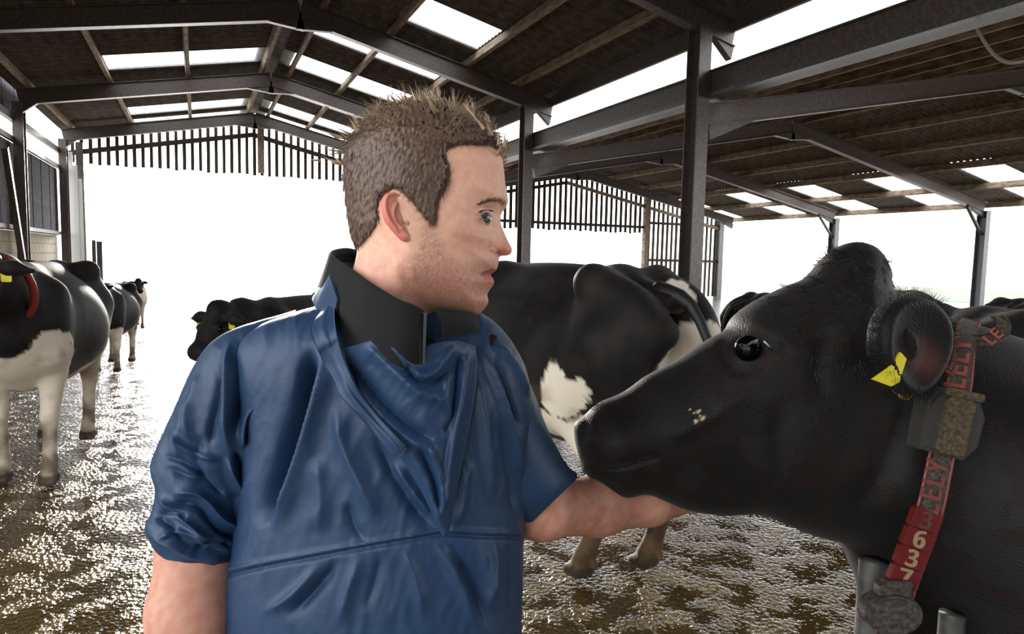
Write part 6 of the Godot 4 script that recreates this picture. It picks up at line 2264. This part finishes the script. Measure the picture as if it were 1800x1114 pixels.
func build_arms(mb: MB) -> void:
	# forearm under the cow's jaw, and its hand cupped behind the jaw
	var skin := func(p: Vector3) -> Color:
		var n := noise.get_noise_3d(p.x * 60, p.y * 60, p.z * 60)
		return lin(204, 154, 132).lerp(lin(190, 126, 108), clampf(n + 0.35, 0, 0.8))
	var el := P(952, 893, .865)
	var wr := P(1222, 866, 1.05)
	var lo := el.min(wr) - Vector3(.12, .12, .12)
	var hi := el.max(wr) + Vector3(.16, .12, .16)
	var f := Field.new(lo, hi, 0.005)
	f.cap(P(905, 790, .85), el, .044, .037, .02)
	f.cap(el + Vector3(0, 0, 0), P(1050, 889, .955), .037, .0385, .02)
	f.cap(P(1050, 889, .955), P(1140, 880, 1.0), .0385, .033, .02)
	f.cap(P(1140, 880, 1.0), wr, .033, .026, .02)
	var dx := (P(1300, 838, 1.085) - wr).normalized()
	var upv := cam_b.y
	var sd := dx.cross(upv).normalized()
	var palm := wr + dx * 0.05
	f.cap(wr + dx * 0.01, wr + dx * 0.085 + upv * 0.012, .022, .021, .02)
	f.cap(wr + dx * 0.01, wr + dx * 0.08 - upv * 0.022, .021, .02, .02)
	for k in 4:
		var b := wr + dx * (0.085 - 0.004 * absf(k - 1.2)) + upv * (0.03 - 0.021 * k)
		var m := b + dx * 0.036 - sd * 0.006 + upv * 0.004
		var e: Vector3 = m + dx * ([0.03, 0.036, 0.032, 0.022][k]) - sd * 0.022 + upv * 0.006
		f.cap(b, m, .0095, .0088, .006)
		f.cap(m, e, .0088, .0072, .004)
	f.cap(wr + dx * 0.03 + upv * 0.018, wr + dx * 0.055 + upv * 0.05 - sd * 0.014, .013, .0105, .01)
	f.cap(wr + dx * 0.055 + upv * 0.05 - sd * 0.014, wr + dx * 0.08 + upv * 0.066 - sd * 0.022, .0105, .0082, .005)
	f.mesh(mb, skin, Transform3D())
	# the hanging arm
	var e2 := P(352, 960, .80)
	var w2 := P(330, 1290, .745)
	var f2 := Field.new(w2 - Vector3(.13, .24, .13), e2 + Vector3(.13, .1, .13), 0.005)
	f2.cap(P(372, 850, .83), e2, .038, .043, .02)
	f2.cap(e2, P(338, 1075, .78), .0455, .0435, .02)
	f2.cap(P(338, 1075, .78), w2, .043, .027, .03)
	var d2 := (w2 - e2).normalized()
	var s2 := cam_b.x
	f2.cap(w2, w2 + d2 * 0.08 + s2 * 0.018, .021, .019, .02)
	f2.cap(w2, w2 + d2 * 0.08 - s2 * 0.018, .021, .019, .02)
	for k in 4:
		var b := w2 + d2 * (0.085 - 0.004 * absf(k - 1.4)) + s2 * (0.03 - 0.02 * k)
		var m := b + d2 * 0.036 + cam_b.z * 0.010
		var e: Vector3 = m + d2 * ([0.022, 0.032, 0.036, 0.03][k]) - cam_b.z * 0.012
		f2.cap(b, m, .0095, .0088, .006)
		f2.cap(m, e, .0088, .0072, .004)
	f2.cap(w2 + d2 * 0.025 + s2 * 0.02, w2 + d2 * 0.065 + s2 * 0.046 + cam_b.z * 0.012, .013, .0102, .01)
	f2.cap(w2 + d2 * 0.065 + s2 * 0.046 + cam_b.z * 0.012, w2 + d2 * 0.095 + s2 * 0.05 + cam_b.z * 0.012, .0102, .008, .005)
	f2.mesh(mb, skin, Transform3D())

func build_legs() -> void:
	var off := person.position
	var fw := Vector3(cam_b.z.x, 0, cam_b.z.z).normalized()             # he faces the camera
	var rt := Vector3(cam_b.x.x, 0, cam_b.x.z).normalized()
	var hip: Vector3 = (torso_l[12] + torso_r[12]) / 2.0
	hip.y = 0.82
	var f := Field.new(Vector3(hip.x - .4, 0.05, hip.z - .4), Vector3(hip.x + .4, 1.02, hip.z + .4), 0.014)
	f.cap(hip + rt * -0.09 + Vector3(0, .1, 0), hip + rt * 0.09 + Vector3(0, .1, 0), .115, .115, .04)
	for s in [-1, 1]:
		f.cap(hip + rt * 0.09 * s, hip + rt * 0.12 * s + Vector3(0, -.38, 0) + fw * 0.02, .098, .07, .05)
		f.cap(hip + rt * 0.12 * s + Vector3(0, -.38, 0) + fw * 0.02, hip + rt * 0.13 * s + Vector3(0, -.7, 0), .07, .062, .03)
	var mb := MB.new()
	f.mesh(mb, func(_p: Vector3) -> Color: return Color.WHITE, Transform3D())
	mb.off = off
	put("trousers", mb.done(), mat(Color(0.1, 0.14, 0.2), 0.6), person)
	for s in [-1, 1]:
		var a: Vector3 = hip + rt * 0.13 * s
		var g := Field.new(Vector3(a.x - .25, -0.03, a.z - .25), Vector3(a.x + .25, .42, a.z + .25), 0.01)
		g.cap(Vector3(a.x, .36, a.z), Vector3(a.x, .1, a.z), .066, .05, .03)
		g.cap(Vector3(a.x, .055, a.z) - fw * 0.04, Vector3(a.x, .05, a.z) + fw * 0.13, .05, .045, .03)
		for k in g.f.size():
			var yy := g.o.y + ((k / g.nx) % g.ny) * g.c
			g.f[k] = maxf(g.f[k], 0.004 - yy)
		var bm := MB.new()
		g.mesh(bm, func(_p: Vector3) -> Color: return Color.WHITE, Transform3D())
		bm.off = off
		put("boot", bm.done(), mat(Color(0.05, 0.07, 0.055), 0.4), person)
